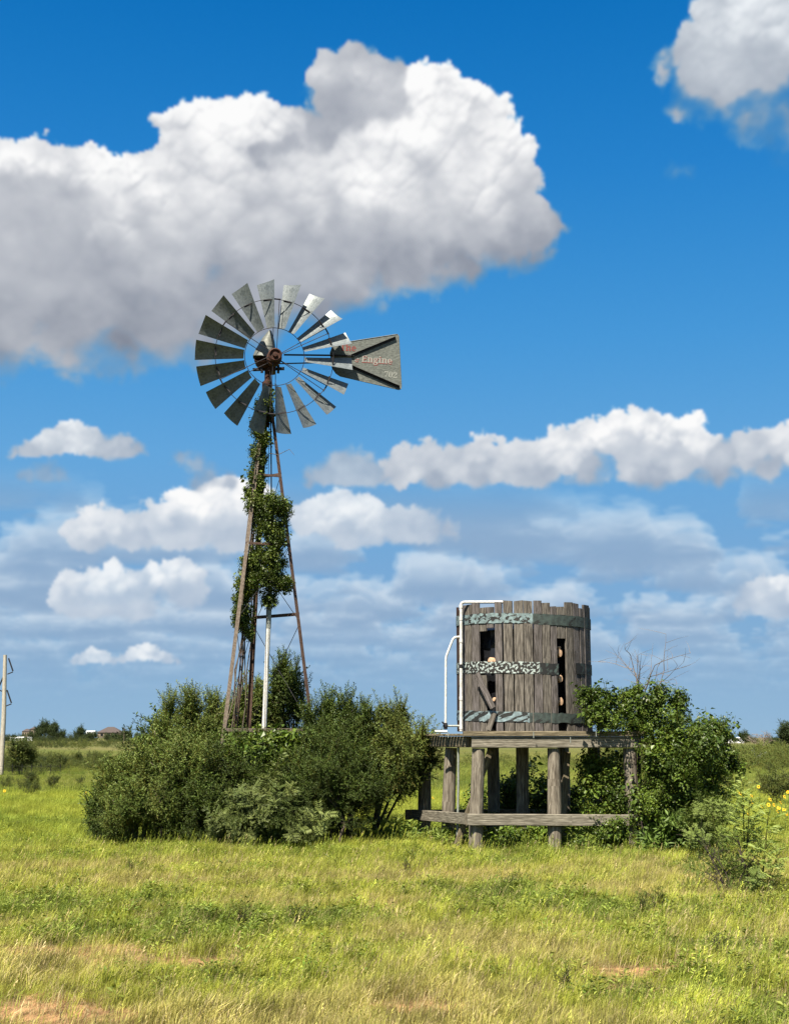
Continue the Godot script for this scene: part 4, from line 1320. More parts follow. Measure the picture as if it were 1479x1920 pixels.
func make_ground() -> void:
	var rings := [0.0, 2.0, 4.0, 6.0]
	var d := 6.0
	while d < 30.0:
		d += 0.3
		rings.append(d)
	while d < 2600.0:
		d *= 1.055
		rings.append(d)
	var sectors := 240
	var vs := PackedVector3Array()
	var cs := PackedColorArray()
	var ids := PackedInt32Array()
	for i in rings.size():
		for k in sectors:
			var a := TAU * k / sectors
			# finer where the field is looked at
			a -= 0.75 * sin(a)
			var x: float = sin(a) * rings[i]
			var z: float = -cos(a) * rings[i]
			vs.append(on_ground(x, z))
			var dist: float = rings[i]
			var g := greenness(x, z)
			var near := Color(0.14, 0.105, 0.05).lerp(Color(0.06, 0.07, 0.02), g).lerp(Color(0.42, 0.25, 0.14), bareness(x, z))
			var patch := clampf(0.5 + 1.2 * field.get_noise_2d(x * 0.35, z * 1.2), 0.0, 1.0)
			var mid := Color(0.13, 0.155, 0.034).lerp(Color(0.2, 0.21, 0.052), patch)
			var strip := clampf(0.5 + 1.4 * field.get_noise_2d(x * 0.05 + 300.0, z * 0.25), 0.0, 1.0)
			var far := Color(0.13, 0.165, 0.05).lerp(Color(0.24, 0.22, 0.1), strip)
			cs.append(near.lerp(mid, smoothstep(30.0, 45.0, dist)).lerp(far, smoothstep(110.0, 300.0, dist)))
	for i in rings.size() - 1:
		for k in sectors:
			var j := (k + 1) % sectors
			var a := i * sectors + k
			var b := i * sectors + j
			ids.append_array([a, a + sectors, b, b, a + sectors, b + sectors])
	var arrays := []
	arrays.resize(Mesh.ARRAY_MAX)
	arrays[Mesh.ARRAY_VERTEX] = vs
	arrays[Mesh.ARRAY_COLOR] = cs
	arrays[Mesh.ARRAY_INDEX] = ids
	var st := SurfaceTool.new()
	var am := ArrayMesh.new()
	am.add_surface_from_arrays(Mesh.PRIMITIVE_TRIANGLES, arrays)
	st.create_from(am, 0)
	st.generate_normals()
	var m := StandardMaterial3D.new()
	m.resource_name = "soil and thatch"
	m.vertex_color_use_as_albedo = true
	m.roughness = 0.95
	m.metallic_specular = 0.15
	var n := FastNoiseLite.new()
	n.frequency = 0.05
	n.fractal_octaves = 5
	n.fractal_gain = 0.7
	var tex := picture(512, 512, func(x, y):
		var u: float = x / 512.0 * TAU
		var v: float = y / 512.0 * TAU
		var k := clampf(0.78 + 0.55 * n.get_noise_3d(cos(u) * 50.0 + cos(v) * 21.0, sin(u) * 50.0 + sin(v) * 33.0, sin(v) * 50.0), 0.0, 1.0)
		return Color(k, k * 0.99, k * 0.96))
	m.albedo_texture = tex
	m.uv1_triplanar = true
	m.uv1_world_triplanar = true
	m.uv1_scale = Vector3.ONE * 0.45
	var o := put("ground", st.commit(), m, self)
	o.set_meta("kind", "structure")

func growth(called: String, label: String, meshes: Array, count: int, d0: float, d1: float, half: float, low: float, high: float, colour: Callable, keep: Callable, seed_: int, power := 1.0, swing := 0.8) -> void:
	var r := RandomNumberGenerator.new()
	r.seed = seed_
	var sets := []
	for m in meshes:
		sets.append([[], PackedColorArray()])
	var made := 0
	for i in count:
		var d := lerpf(d0, d1, pow(r.randf(), power))
		var a := r.randf_range(-half, half)
		var x := tan(a) * d
		var z := -d
		var p: float = keep.call(x, z)
		if r.randf() > p:
			continue
		var s := r.randf_range(low, high) * (0.85 + 0.75 * rough.get_noise_2d(x * 1.0 + 70.0, z * 1.4))
		var which := r.randi() % meshes.size()
		sets[which][0].append(Transform3D(Basis(Vector3.UP, r.randf_range(-swing, swing)).scaled(Vector3(s * r.randf_range(0.8, 1.3), s, s)), on_ground(x, z) - Vector3(0, 0.01, 0)))
		# one kind of plant gathers here, another there
		var kin := 1.0 + 0.75 * rough.get_noise_2d(x * 1.7 - 30.0, z * 2.3)
		sets[which][1].append(colour.call(x, z, r) * kin)
	var o := Node3D.new()
	o.name = unique(called)
	add_child(o)
	o.set_meta("label", label)
	o.set_meta("category", "grass")
	o.set_meta("kind", "stuff")
	for k in meshes.size():
		if sets[k][0].size():
			scatter("tufts", meshes[k], mats.grass, sets[k][0], sets[k][1], o)

func make_grass() -> void:
	var fine := [tuft_mesh(18, 0.4, 0.009, 0.4, 1), tuft_mesh(18, 0.4, 0.009, 0.6, 2), tuft_mesh(16, 0.35, 0.009, 0.45, 3, 1)]
	var coarse := [tuft_mesh(26, 0.6, 0.011, 0.3, 4), tuft_mesh(26, 0.6, 0.011, 0.45, 5), tuft_mesh(22, 0.6, 0.011, 0.2, 6, 2)]
	var dry_c := func(x: float, z: float, r: RandomNumberGenerator) -> Color:
		var g := greenness(x, z)
		var c := Color(0.4, 0.375, 0.125).lerp(Color(0.36, 0.4, 0.062), smoothstep(0.1, 0.6, g)).lerp(Color(0.17, 0.235, 0.04), smoothstep(0.6, 1.0, g))
		if r.randf() < 0.12:
			c = Color(0.5, 0.42, 0.24)
		return c * r.randf_range(0.55, 1.3)
	var green_c := func(_x: float, _z: float, r: RandomNumberGenerator) -> Color:
		return Color(0.13, 0.2, 0.035).lerp(Color(0.29, 0.335, 0.065), r.randf()) * r.randf_range(0.6, 1.2)
	growth("grass", "short dry and green grass covering the near field", fine, 80000, 7.0, 24.0, 0.42, 0.1, 0.24, dry_c, func(x, z): return (1.0 - 0.93 * bareness(x, z)) * (0.8 + 0.4 * greenness(x, z)), 101, 0.8, 1.5)
	growth("grass", "longer wind-combed grass around windmill and tank, out to the field's brow", coarse, 62000, 17.0, 46.0, 0.42, 0.12, 0.27, func(x, z, r): return Color(0.37, 0.41, 0.065).lerp(Color(0.2, 0.275, 0.042), clampf(0.35 + 0.9 * field.get_noise_2d(x * 2.0, z * 2.0), 0.0, 1.0)) * r.randf_range(0.75, 1.2), func(x, z): return smoothstep(17.5, 22.5, -z + 3.0 * field.get_noise_2d(x * 2.0, z * 1.2 + 60.0) + 1.2 * rough.get_noise_2d(x * 0.9, z * 0.9)), 102, 0.75, 1.4)
	growth("grass", "cropped green grass of the pasture beyond", coarse, 30000, 46.0, 120.0, 0.42, 0.22, 0.4, func(x, z, r): return Color(0.25, 0.285, 0.06).lerp(Color(0.13, 0.185, 0.035), clampf(0.5 + 1.2 * field.get_noise_2d(x * 0.5, z * 1.5), 0.0, 1.0)) * r.randf_range(0.8, 1.15), func(x, z): return clampf(0.65 + field.get_noise_2d(x * 0.6, z * 1.4), 0.15, 1.0), 103, 0.8)
	growth("weed_cover", "low green weeds growing through the near grass", [shoots.broad[0], shoots.broad[1], shoots.broad[2]], 34000, 7.5, 30.0, 0.42, 0.07, 0.17, green_c, func(x, z): return smoothstep(0.35, 0.85, greenness(x, z)) * (1.0 - bareness(x, z)) * 0.9, 104, 0.8, 3.1)
	growth("straw_litter", "flattened pale straw and stubble lying on the bare soil patches", [tuft_mesh(9, 0.9, 0.014, 1.6, 21), tuft_mesh(9, 0.9, 0.014, -1.5, 22), tuft_mesh(7, 0.6, 0.012, 0.4, 23)], 90000, 8.0, 18.0, 0.4, 0.05, 0.12, func(_x, _z, r): return Color(0.56, 0.45, 0.27).lerp(Color(0.3, 0.27, 0.1), r.randf()) * r.randf_range(0.5, 1.1), func(x, z): return bareness(x, z) * 0.3, 106, 0.8, 3.1)
	growth("dry_litter", "scattered straw-coloured dead stalks in the near grass", [tuft_mesh(5, 0.5, 0.012, 0.9, 8), tuft_mesh(5, 0.6, 0.01, 0.3, 9, 1)], 7000, 7.5, 22.0, 0.42, 0.12, 0.3, func(_x, _z, r): return Color(0.5, 0.42, 0.22) * r.randf_range(0.6, 1.1), func(x, z): return 1.1 - greenness(x, z), 105, 0.8)

func make_flowers() -> void:
	# wild sunflowers: stem, leaves, petals round a dark disc
	var spots := [[Vector3(9.154, 0.619, -34.000), 0], [Vector3(8.690, 0.448, -34.000), 1], [Vector3(8.705, 0.438, -33.000), 1], [Vector3(8.637, 0.365, -33.500), 2], [Vector3(8.712, 0.285, -33.000), 1], [Vector3(8.560, 0.320, -31.000), 0], [Vector3(8.822, 0.295, -31.500), 1], [Vector3(8.788, 0.248, -31.000), 0], [Vector3(8.909, 0.213, -31.000), 0], [Vector3(8.619, 0.192, -30.500), 3], [Vector3(8.006, 0.221, -33.000), 3], [Vector3(8.174, 0.196, -33.000), 1], [Vector3(8.305, 0.209, -33.000), 3], [Vector3(8.473, 0.183, -33.000), 3], [Vector3(9.305, 0.567, -32.000), 2], [Vector3(9.223, 0.456, -32.000), 1], [Vector3(8.086, 0.105, -31.000), 3], [Vector3(-11.826, 0.238, -41.000), 0], [Vector3(-9.507, 0.061, -40.000), 3], [Vector3(-9.219, -0.032, -40.000), 3], [Vector3(-9.134, 0.216, -40.000), 2], [Vector3(-10.775, -0.069, -38.000), 0], [Vector3(-10.923, -0.113, -38.000), 2], [Vector3(0.982, 0.268, -38.000), 3], [Vector3(1.087, 0.165, -38.000), 3], [Vector3(0.883, 0.152, -37.000), 1], [Vector3(8.741, 0.417, -31.500), 1], [Vector3(8.399, 0.284, -31.000), 3], [Vector3(8.843, 0.368, -31.000), 3], [Vector3(8.676, 0.173, -30.000), 1]]
	var petals := []
	for v in 3:
		var st := begin()
		var r := RandomNumberGenerator.new()
		r.seed = v + 1
		for k in 12:
			var a := TAU * k / 12.0 + r.randf() * 0.2
			var d := Vector3(cos(a), sin(a), r.randf_range(-0.25, 0.2)).normalized()
			leaf(st, d * 0.018, d, Vector3(0, 0, 1), 0.05, 0.022, Color.WHITE)
		petals.append(st.commit())
	var disc := begin()
	lathe(disc, [Vector2(0.02, 0.0), Vector2(0.019, 0.008), Vector2(0.0001, 0.013)], Transform3D(Basis(Vector3(1, 0, 0), PI / 2), Vector3.ZERO), 10)
	var disc_mesh := disc.commit()
	spots.sort_custom(func(a, b): return a[0].x < b[0].x)
	var nth := ["first", "second", "third", "fourth", "fifth", "sixth", "seventh", "eighth", "ninth", "tenth", "eleventh", "twelfth", "thirteenth", "fourteenth", "fifteenth", "sixteenth", "seventeenth", "eighteenth", "nineteenth", "twentieth", "twenty-first", "twenty-second"]
	var so_far := {}
	for i in spots.size():
		var p: Vector3 = spots[i][0]
		var foot := on_ground(p.x - 0.05, p.z)
		var side := "right of the bushes beside the tank" if p.x > 3.0 else ("left of the windmill thicket" if p.x < -3.0 else "between the thicket and the tank platform")
		so_far[side] = so_far.get(side, -1) + 1
		var o := thing("wild_sunflower", nth[so_far[side]] + " yellow wild sunflower from the left " + side, "flower", foot, 0.0, "wild sunflowers " + side)
		var st := begin()
		var top := p - foot
		st.set_color(Color.WHITE)
		tube(st, [Vector3.ZERO, top * 0.5 + Vector3(0.04, 0, 0), top], [0.008, 0.007, 0.005], 4, false)
		for k in 6:
			var a := k * 2.4
			leaf(st, top * (0.25 + 0.1 * k), Vector3(cos(a), 0.2, sin(a)).normalized(), Vector3.UP, 0.07, 0.035, Color.WHITE)
		part("stem", st, mats.stem_green, o)
		var turn := Basis(Vector3.UP, [0.0, 0.6, -0.7, 1.1][spots[i][1]]) * Basis(Vector3(1, 0, 0), -0.35 - 0.2 * (i % 3))
		var head := put("petals", petals[i % 3], mats.petal, o, Transform3D(turn.scaled(Vector3.ONE * 0.75), top))
		put("disc", disc_mesh, mats.seed_disc, head)
# ---------------------------------------------------------------- bushes, vine, far things
func lobe(c: Vector3, base: Vector3, rx: float, ry: float, rz: float) -> Array:
	return [c - base, Vector3(rx, ry, rz)]

func make_thicket() -> void:
	var g := "shrubs of the thicket round the windmill"
	var dark := Color(0.03, 0.05, 0.01)
	var mid := Color(0.078, 0.122, 0.024)
	var olive := Color(0.135, 0.178, 0.045)
	var b := Vector3(-4.386, 0, -23.570)
	shrub("thicket_shrub", "low spreading olive shrub at the left end of the windmill thicket", "shrub", g, b, [lobe(Vector3(-4.276, 0.722, -23.600), b, 0.72, 0.7, 0.8), lobe(Vector3(-4.599, 0.461, -23.400), b, 0.45, 0.42, 0.5), lobe(Vector3(-3.946, 1.034, -23.800), b, 0.7, 0.8, 0.8), lobe(Vector3(-4.700, 1.080, -23.800), b, 0.4, 0.22, 0.4)], "small", 1300, 0.25, mid, olive, 201, {"sprays": 300, "stems": 14, "bark": "dead", "gap": 0.04})
	b = Vector3(-3.748, 0, -25.161)
	shrub("thicket_shrub", "tall twiggy olive shrub left of the windmill's front leg", "shrub", g, b, [lobe(Vector3(-3.862, 1.527, -25.000), b, 0.55, 0.62, 0.6), lobe(Vector3(-4.139, 1.288, -24.800), b, 0.45, 0.65, 0.5), lobe(Vector3(-3.441, 1.427, -25.200), b, 0.42, 0.62, 0.5), lobe(Vector3(-4.128, 2.164, -25.000), b, 0.17, 0.3, 0.2), lobe(Vector3(-3.752, 2.263, -25.000), b, 0.2, 0.28, 0.2), lobe(Vector3(-3.408, 2.167, -25.200), b, 0.15, 0.3, 0.2), lobe(Vector3(-4.411, 1.821, -24.800), b, 0.16, 0.26, 0.2), lobe(Vector3(-3.625, 0.833, -24.200), b, 0.8, 0.8, 0.7)], "small", 1300, 0.28, mid, olive, 202, {"sprays": 380, "stems": 16, "bark": "dead", "rise": 0.9, "gap": 0.06})
	b = Vector3(-2.839, 0, -24.157)
	shrub("thicket_shrub", "dense dark shrub in front of the windmill's left legs", "shrub", g, b, [lobe(Vector3(-2.999, 0.758, -23.800), b, 0.8, 0.85, 0.7), lobe(Vector3(-2.782, 1.111, -24.300), b, 0.7, 0.7, 0.6), lobe(Vector3(-3.311, 0.506, -23.400), b, 0.6, 0.6, 0.5)], "small", 1800, 0.24, dark, mid, 203, {"sprays": 220, "stems": 6})
	b = Vector3(-2.490, 0, -25.426)
	shrub("climbing_vine", "bright green vine mound over the thicket at the windmill's foot", "vine", "", b, [lobe(Vector3(-2.299, 1.538, -24.200), b, 0.75, 0.42, 0.6), lobe(Vector3(-2.705, 1.353, -24.000), b, 0.45, 0.32, 0.4), lobe(Vector3(-1.728, 1.394, -24.300), b, 0.5, 0.4, 0.5)], "vine", 620, 0.3, Color(0.045, 0.08, 0.013), Color(0.12, 0.175, 0.03), 204, {"stems": 4, "girth": 0.015})
	b = Vector3(-2.120, 0, -22.583)
	shrub("feathery_shrub", "pale grey-green feathery shrub low in front of the thicket", "shrub", "", b, [lobe(Vector3(-2.119, 0.428, -22.500), b, 0.62, 0.5, 0.5), lobe(Vector3(-1.587, 0.342, -22.500), b, 0.42, 0.3, 0.4), lobe(Vector3(-2.559, 0.299, -22.500), b, 0.45, 0.35, 0.4), lobe(Vector3(-2.144, 0.809, -22.700), b, 0.35, 0.35, 0.3)], "feather", 560, 0.34, Color(0.07, 0.1, 0.026), Color(0.15, 0.18, 0.055), 205, {"stems": 6, "girth": 0.014, "rise": 0.2})
	b = Vector3(-2.098, 0, -27.446)
	shrub("thicket_shrub", "upright dark pointed shrub standing behind the windmill's white pipe", "shrub", g, b, [lobe(Vector3(-2.233, 2.248, -27.400), b, 0.34, 0.8, 0.4), lobe(Vector3(-2.330, 2.953, -27.400), b, 0.12, 0.42, 0.15), lobe(Vector3(-2.008, 2.627, -27.400), b, 0.2, 0.55, 0.25), lobe(Vector3(-2.526, 2.140, -27.400), b, 0.24, 0.42, 0.25)], "small", 480, 0.32, dark, mid, 206, {"sprays": 170, "stems": 8, "rise": 1.6, "gap": -0.1})
	b = Vector3(-3.176, 0, -27.446)
	shrub("thicket_shrub", "thin open shrub with bare twigs behind the windmill ladder", "shrub", g, b, [lobe(Vector3(-3.144, 1.978, -27.300), b, 0.5, 0.75, 0.4), lobe(Vector3(-3.427, 1.765, -27.000), b, 0.4, 0.7, 0.4), lobe(Vector3(-2.935, 2.408, -27.300), b, 0.25, 0.5, 0.25)], "small", 620, 0.32, mid, olive, 207, {"sprays": 200, "stems": 12, "rise": 1.2, "gap": 0.0, "girth": 0.022})
	b = Vector3(-0.998, 0, -23.232)
	shrub("thicket_shrub", "big dense dark shrub right of the windmill's right leg", "shrub", g, b, [lobe(Vector3(-0.994, 1.400, -24.000), b, 0.66, 0.72, 0.7), lobe(Vector3(-1.197, 0.957, -23.400), b, 0.75, 0.9, 0.8), lobe(Vector3(-0.818, 1.630, -24.400), b, 0.42, 0.5, 0.5), lobe(Vector3(-1.302, 1.583, -24.400), b, 0.38, 0.5, 0.5), lobe(Vector3(-1.239, 2.137, -24.400), b, 0.13, 0.32, 0.16), lobe(Vector3(-0.870, 2.157, -24.400), b, 0.2, 0.28, 0.2), lobe(Vector3(-0.529, 2.080, -24.400), b, 0.12, 0.26, 0.16), lobe(Vector3(-1.520, 2.013, -24.400), b, 0.1, 0.16, 0.12), lobe(Vector3(-0.734, 0.776, -23.400), b, 0.6, 0.7, 0.6), lobe(Vector3(-1.650, 0.781, -23.300), b, 0.6, 0.7, 0.6)], "small", 2700, 0.23, dark, mid, 208, {"sprays": 420, "stems": 9, "gap": 0.03, "rise": 0.7, "girth": 0.04})
	b = Vector3(-0.494, 0, -25.426)
	shrub("thicket_shrub", "leaning shrub at the thicket's right end, reaching towards the tank platform", "shrub", g, b, [lobe(Vector3(-0.044, 1.581, -24.600), b, 0.5, 0.5, 0.5), lobe(Vector3(-0.044, 2.162, -24.800), b, 0.3, 0.35, 0.3), lobe(Vector3(0.293, 1.491, -24.200), b, 0.5, 0.42, 0.5), lobe(Vector3(-0.187, 1.208, -24.200), b, 0.55, 0.5, 0.5), lobe(Vector3(0.576, 1.634, -24.000), b, 0.22, 0.25, 0.25), lobe(Vector3(0.147, 1.074, -24.000), b, 0.3, 0.35, 0.3)], "small", 1400, 0.25, dark, olive, 209, {"sprays": 260, "stems": 8, "splay": 0.1, "droop": 0.15})
	b = Vector3(-5.524, 0, -25.696)
	shrub("low_bush", "small rounded green bush at the far left foot of the thicket", "shrub", "", b, [lobe(Vector3(-5.141, 0.379, -24.000), b, 0.28, 0.32, 0.3), lobe(Vector3(-5.289, 0.564, -24.000), b, 0.12, 0.2, 0.15)], "small", 330, 0.24, dark, mid, 210, {"sprays": 50, "stems": 3, "girth": 0.012})
	# behind everything, so that the thicket has a back
	b = Vector3(-3.678, 0, -29.277)
	shrub("thicket_shrub", "olive shrub filling the back of the thicket on the left", "shrub", g, b, [lobe(Vector3(-4.429, 1.216, -28.000), b, 1.0, 0.9, 0.8), lobe(Vector3(-3.318, 1.107, -28.000), b, 0.9, 0.8, 0.8)], "small", 800, 0.36, dark, mid, 211, {"stems": 5})
	b = Vector3(-1.606, 0, -29.277)
	shrub("thicket_shrub", "dark shrub filling the back of the thicket on the right", "shrub", g, b, [lobe(Vector3(-1.535, 1.113, -27.800), b, 1.1, 0.8, 0.8), lobe(Vector3(-0.648, 1.334, -27.500), b, 0.8, 0.85, 0.7)], "small", 900, 0.36, dark, mid, 212, {"stems": 5})

func make_tank_bushes() -> void:
	var dark := Color(0.04, 0.07, 0.012)
	var lush := Color(0.115, 0.175, 0.03)
	var b := Vector3(4.319, 0, -21.390)
	shrub("tank_bush", "big glossy green vine-covered bush against the right side of the tank", "bush", "", b, [lobe(Vector3(4.662, 1.266, -22.000), b, 0.66, 0.85, 0.75), lobe(Vector3(3.828, 2.262, -22.300), b, 0.62, 0.3, 0.4), lobe(Vector3(4.382, 2.129, -22.200), b, 0.5, 0.5, 0.5), lobe(Vector3(5.070, 1.600, -22.800), b, 0.6, 0.65, 0.7), lobe(Vector3(5.370, 1.250, -22.600), b, 0.42, 0.5, 0.5), lobe(Vector3(4.289, 0.660, -22.200), b, 0.55, 0.6, 0.5), lobe(Vector3(4.949, 0.736, -22.400), b, 0.55, 0.55, 0.5), lobe(Vector3(3.323, 2.343, -22.000), b, 0.3, 0.3, 0.25), lobe(Vector3(3.537, 2.108, -21.900), b, 0.4, 0.22, 0.3), lobe(Vector3(4.035, 2.348, -22.200), b, 0.36, 0.28, 0.3), lobe(Vector3(4.443, 1.911, -22.100), b, 0.3, 0.3, 0.3), lobe(Vector3(4.498, 1.445, -21.600), b, 0.3, 0.4, 0.3)], "vine", 4200, 0.19, dark, lush, 301, {"stems": 4, "gap": 0.02, "droop": 0.25, "girth": 0.02, "bark": "dark_bark"})
	b = Vector3(3.796, 0, -24.157)
	shrub("tank_bush", "green bush growing between the platform's right-hand posts", "bush", "", b, [lobe(Vector3(3.559, 0.992, -22.500), b, 0.5, 0.6, 0.5), lobe(Vector3(3.450, 1.338, -22.600), b, 0.36, 0.26, 0.4), lobe(Vector3(3.565, 0.369, -22.100), b, 0.45, 0.3, 0.4), lobe(Vector3(4.172, 0.766, -21.800), b, 0.34, 0.42, 0.3)], "vine", 1400, 0.18, dark, lush, 302, {"stems": 4, "girth": 0.014, "bark": "dark_bark"})
	b = Vector3(2.201, 0, -25.426)
	shrub("tank_bush", "dim tangle of leaves in the shade beneath the platform", "bush", "", b, [lobe(Vector3(2.192, 0.694, -25.200), b, 0.55, 0.5, 0.4), lobe(Vector3(2.712, 0.783, -25.400), b, 0.5, 0.55, 0.4), lobe(Vector3(1.841, 0.154, -24.600), b, 0.6, 0.3, 0.4), lobe(Vector3(1.643, 0.357, -26.000), b, 0.5, 0.5, 0.4), lobe(Vector3(3.156, 0.510, -25.000), b, 0.5, 0.5, 0.4), lobe(Vector3(2.508, 0.223, -23.600), b, 0.6, 0.25, 0.4)], "vine", 1200, 0.22, dark, lush, 303, {"stems": 4, "girth": 0.012})
	b = Vector3(2.125, 0, -23.011)
	shrub("ground_vine", "leafy vine spreading on the ground between the platform's front posts", "vine", "", b, [lobe(Vector3(1.938, 0.152, -22.400), b, 0.5, 0.22, 0.3), lobe(Vector3(2.400, 0.188, -22.600), b, 0.4, 0.24, 0.3), lobe(Vector3(3.140, 0.150, -22.200), b, 0.5, 0.22, 0.3)], "vine", 360, 0.2, Color(0.05, 0.09, 0.015), Color(0.14, 0.21, 0.035), 304, {"stems": 3, "girth": 0.008})
	b = Vector3(4.062, 0, -21.580)
	shrub("ground_weed", "bright green leafy weed at the foot of the tank bush", "weed", "", b, [lobe(Vector3(4.116, 0.237, -21.600), b, 0.3, 0.28, 0.25), lobe(Vector3(4.417, 0.361, -21.600), b, 0.28, 0.35, 0.25), lobe(Vector3(4.665, 0.196, -21.600), b, 0.3, 0.25, 0.25)], "broad", 150, 0.3, Color(0.07, 0.12, 0.025), Color(0.13, 0.2, 0.04), 305, {"stems": 0})
	b = Vector3(4.825, 0, -21.970)
	shrub("feathery_shrub", "fine-leaved green shrub leaning out right of the tank bush", "shrub", "", b, [lobe(Vector3(4.835, 0.655, -20.800), b, 0.4, 0.45, 0.4), lobe(Vector3(4.614, 0.351, -20.600), b, 0.4, 0.3, 0.4)], "feather", 95, 0.28, Color(0.085, 0.125, 0.028), Color(0.165, 0.215, 0.055), 306, {"stems": 5, "girth": 0.01})
	b = Vector3(4.038, 0, -16.051)
	shrub("mesquite_sapling", "thin feathery sapling with dark stems in the grass, right foreground", "sapling", "", b, [lobe(Vector3(3.971, 0.452, -16.600), b, 0.4, 0.45, 0.35), lobe(Vector3(4.266, 0.515, -16.600), b, 0.36, 0.5, 0.35), lobe(Vector3(3.799, 0.178, -16.200), b, 0.4, 0.25, 0.3), lobe(Vector3(4.308, 0.240, -16.200), b, 0.26, 0.3, 0.3)], "feather", 55, 0.3, Color(0.105, 0.155, 0.03), Color(0.2, 0.255, 0.06), 307, {"stems": 9, "girth": 0.011, "splay": 0.15, "gap": -0.1, "bark": "dark_bark", "knobs": 0})
	# low growth round the posts
	for w in [[Vector3(0.987, 0, -22.795), 0.35, 311, "beside the platform's left front posts"], [Vector3(0.190, 0, -23.570), 0.5, 312, "in the sunny gap left of the platform"], [Vector3(3.219, 0, -22.171), 0.4, 313, "in front of the platform's right half"]]:
		shrub("ground_weed", "patch of low green weeds " + w[3], "weed", "", w[0], [[Vector3(0, 0.12, 0), Vector3(w[1], 0.18, 0.3)]], "broad", 120, 0.22, Color(0.09, 0.14, 0.025), Color(0.19, 0.24, 0.05), w[2], {"stems": 0})
	# dark weeds standing singly in the near grass
	for w in [[Vector3(1.427, 0, -16.821), 0.3, 321, "below the platform's middle"], [Vector3(2.792, 0, -14.492), 0.34, 322, "left of the feathery sapling"], [Vector3(2.601, 0, -14.282), 0.26, 323, "beside the taller dark weed near the sapling"], [Vector3(0.149, 0, -18.613), 0.26, 324, "below the gap between thicket and platform"], [Vector3(-3.597, 0, -18.613), 0.24, 325, "below the thicket's left end"], [Vector3(1.253, 0, -10.150), 0.2, 326, "nearest the lower edge, right of the middle"], [Vector3(-0.928, 0, -13.320), 0.3, 327, "in the greenest grass below the windmill"], [Vector3(2.718, 0, -11.609), 0.28, 328, "right of the bare soil patch"], [Vector3(-1.491, 0, -13.502), 0.26, 329, "left of the weed in the greenest grass"]]:
		shrub("dark_weed", "single dark leafy weed in the grass " + w[3], "weed", "dark weeds standing in the grass", w[0], [[Vector3(0, w[1] * 0.45, 0), Vector3(w[1] * 0.4, w[1] * 0.42, w[1] * 0.4)]], "small", 12, w[1] * 0.45, Color(0.07, 0.105, 0.022), Color(0.17, 0.21, 0.05), w[2], {"stems": 3, "girth": 0.006, "rise": 1.2, "knobs": 0, "bark": "dark_bark"})
	# dead branches sticking out of the bush
	var r := RandomNumberGenerator.new()
	r.seed = 31
	var at := Vector3(4.158, 2.228, -22.900)
	var o := thing("dead_bush", "bare grey dead branches sticking up out of the tank bush", "dead shrub", Vector3(at.x, 0, at.z))
	var st := begin()
	tube(st, [Vector3(0.05, 0, 0), Vector3(0.0, at.y * 0.6, 0), Vector3(0, at.y, 0)], [0.035, 0.03, 0.022], 6)
	for k in [[-0.25, 1.0, 0.95], [0.1, 1.0, 1.05], [0.5, 0.8, 0.9], [-0.6, 0.7, 0.75], [0.85, 0.45, 0.6], [0.3, 0.9, 0.7]]:
		dead_branches(st, Vector3(0, at.y, 0), Vector3(k[0] * 0.7, k[1], r.randfn() * 0.3).normalized(), k[2], 0.016, 2, r)
	part("branches", st, mats.dead, o)

func make_vine() -> void:
	# the vine that has climbed the tower
	var base := Vector3(-2.859, 0, -25.2)
	var lobes := []
	for l in [[503,748,10,16], [496,772,16,20], [484,798,14,24], [492,828,14,22], [481,858,12,24], [493,860,8,20], [476,900,9,24], [474,928,10,18], [490,905,6,20], [486,950,24,18], [520,948,22,18], [534,966,12,22], [500,982,28,30], [512,1012,24,30], [498,1042,28,28], [478,1062,26,26], [520,1060,18,28], [500,1090,32,22], [532,1096,18,14], [468,1098,20,24], [455,1122,15,20], [455,1150,16,24], [452,1172,11,16], [507,1125,15,13], [468,1188,7,13]]:
		lobes.append(lobe(tower_point(l[0], l[1]), base, l[2] / 95.0, l[3] / 95.0, 0.32 if l[2] > 15 else 0.16))
	var o := shrub("climbing_vine", "dark leafy vine climbing the windmill tower up to the wheel", "vine", "", base, lobes, "vine", 3200, 0.165, Color(0.03, 0.052, 0.01), Color(0.12, 0.165, 0.035), 401, {"stems": 0, "droop": 0.4, "gap": -0.24, "gap_size": 2.4})
	var st := begin()
	var r := RandomNumberGenerator.new()
	r.seed = 12
	for k in 6:
		var pts := []
		var rad := []
		for n in 14:
			var y := n * 0.62
			pts.append(MILL + leg_at(0, y).rotated(Vector3.UP, mill_turn).lerp(leg_at(2, y).rotated(Vector3.UP, mill_turn), 0.1 + 0.14 * k + 0.06 * r.randfn()) - base + Vector3(r.randfn(), 0, r.randfn()) * 0.03)
			rad.append(0.016 - 0.0008 * n)
		tube(st, pts, rad, 5)
	part("stems", st, mats.bark, o)
	var sprig := begin()
	var a := tower_point(505, 850) - base
	tube(sprig, [a, a + Vector3(0.18, -0.05, 0.1), a + Vector3(0.4, 0.06, 0.1), a + Vector3(0.5, -0.06, 0.1)], [0.008, 0.007, 0.005, 0.003], 4)
	part("tendril", sprig, mats.bark, o)

func tower_point(px: float, py: float) -> Vector3:
	# a point of the tower's middle plane, from its bearing and height angle
	var up := tan(deg_to_rad(9.657))
	var b := (960.0 - py) / 2480.0
	var k := 25.2 / (1.0 - b * up)
	return Vector3((px - 739.5) / 2480.0 * k / cos(deg_to_rad(9.657)), 1.85 + (b + up) * k, -25.2)

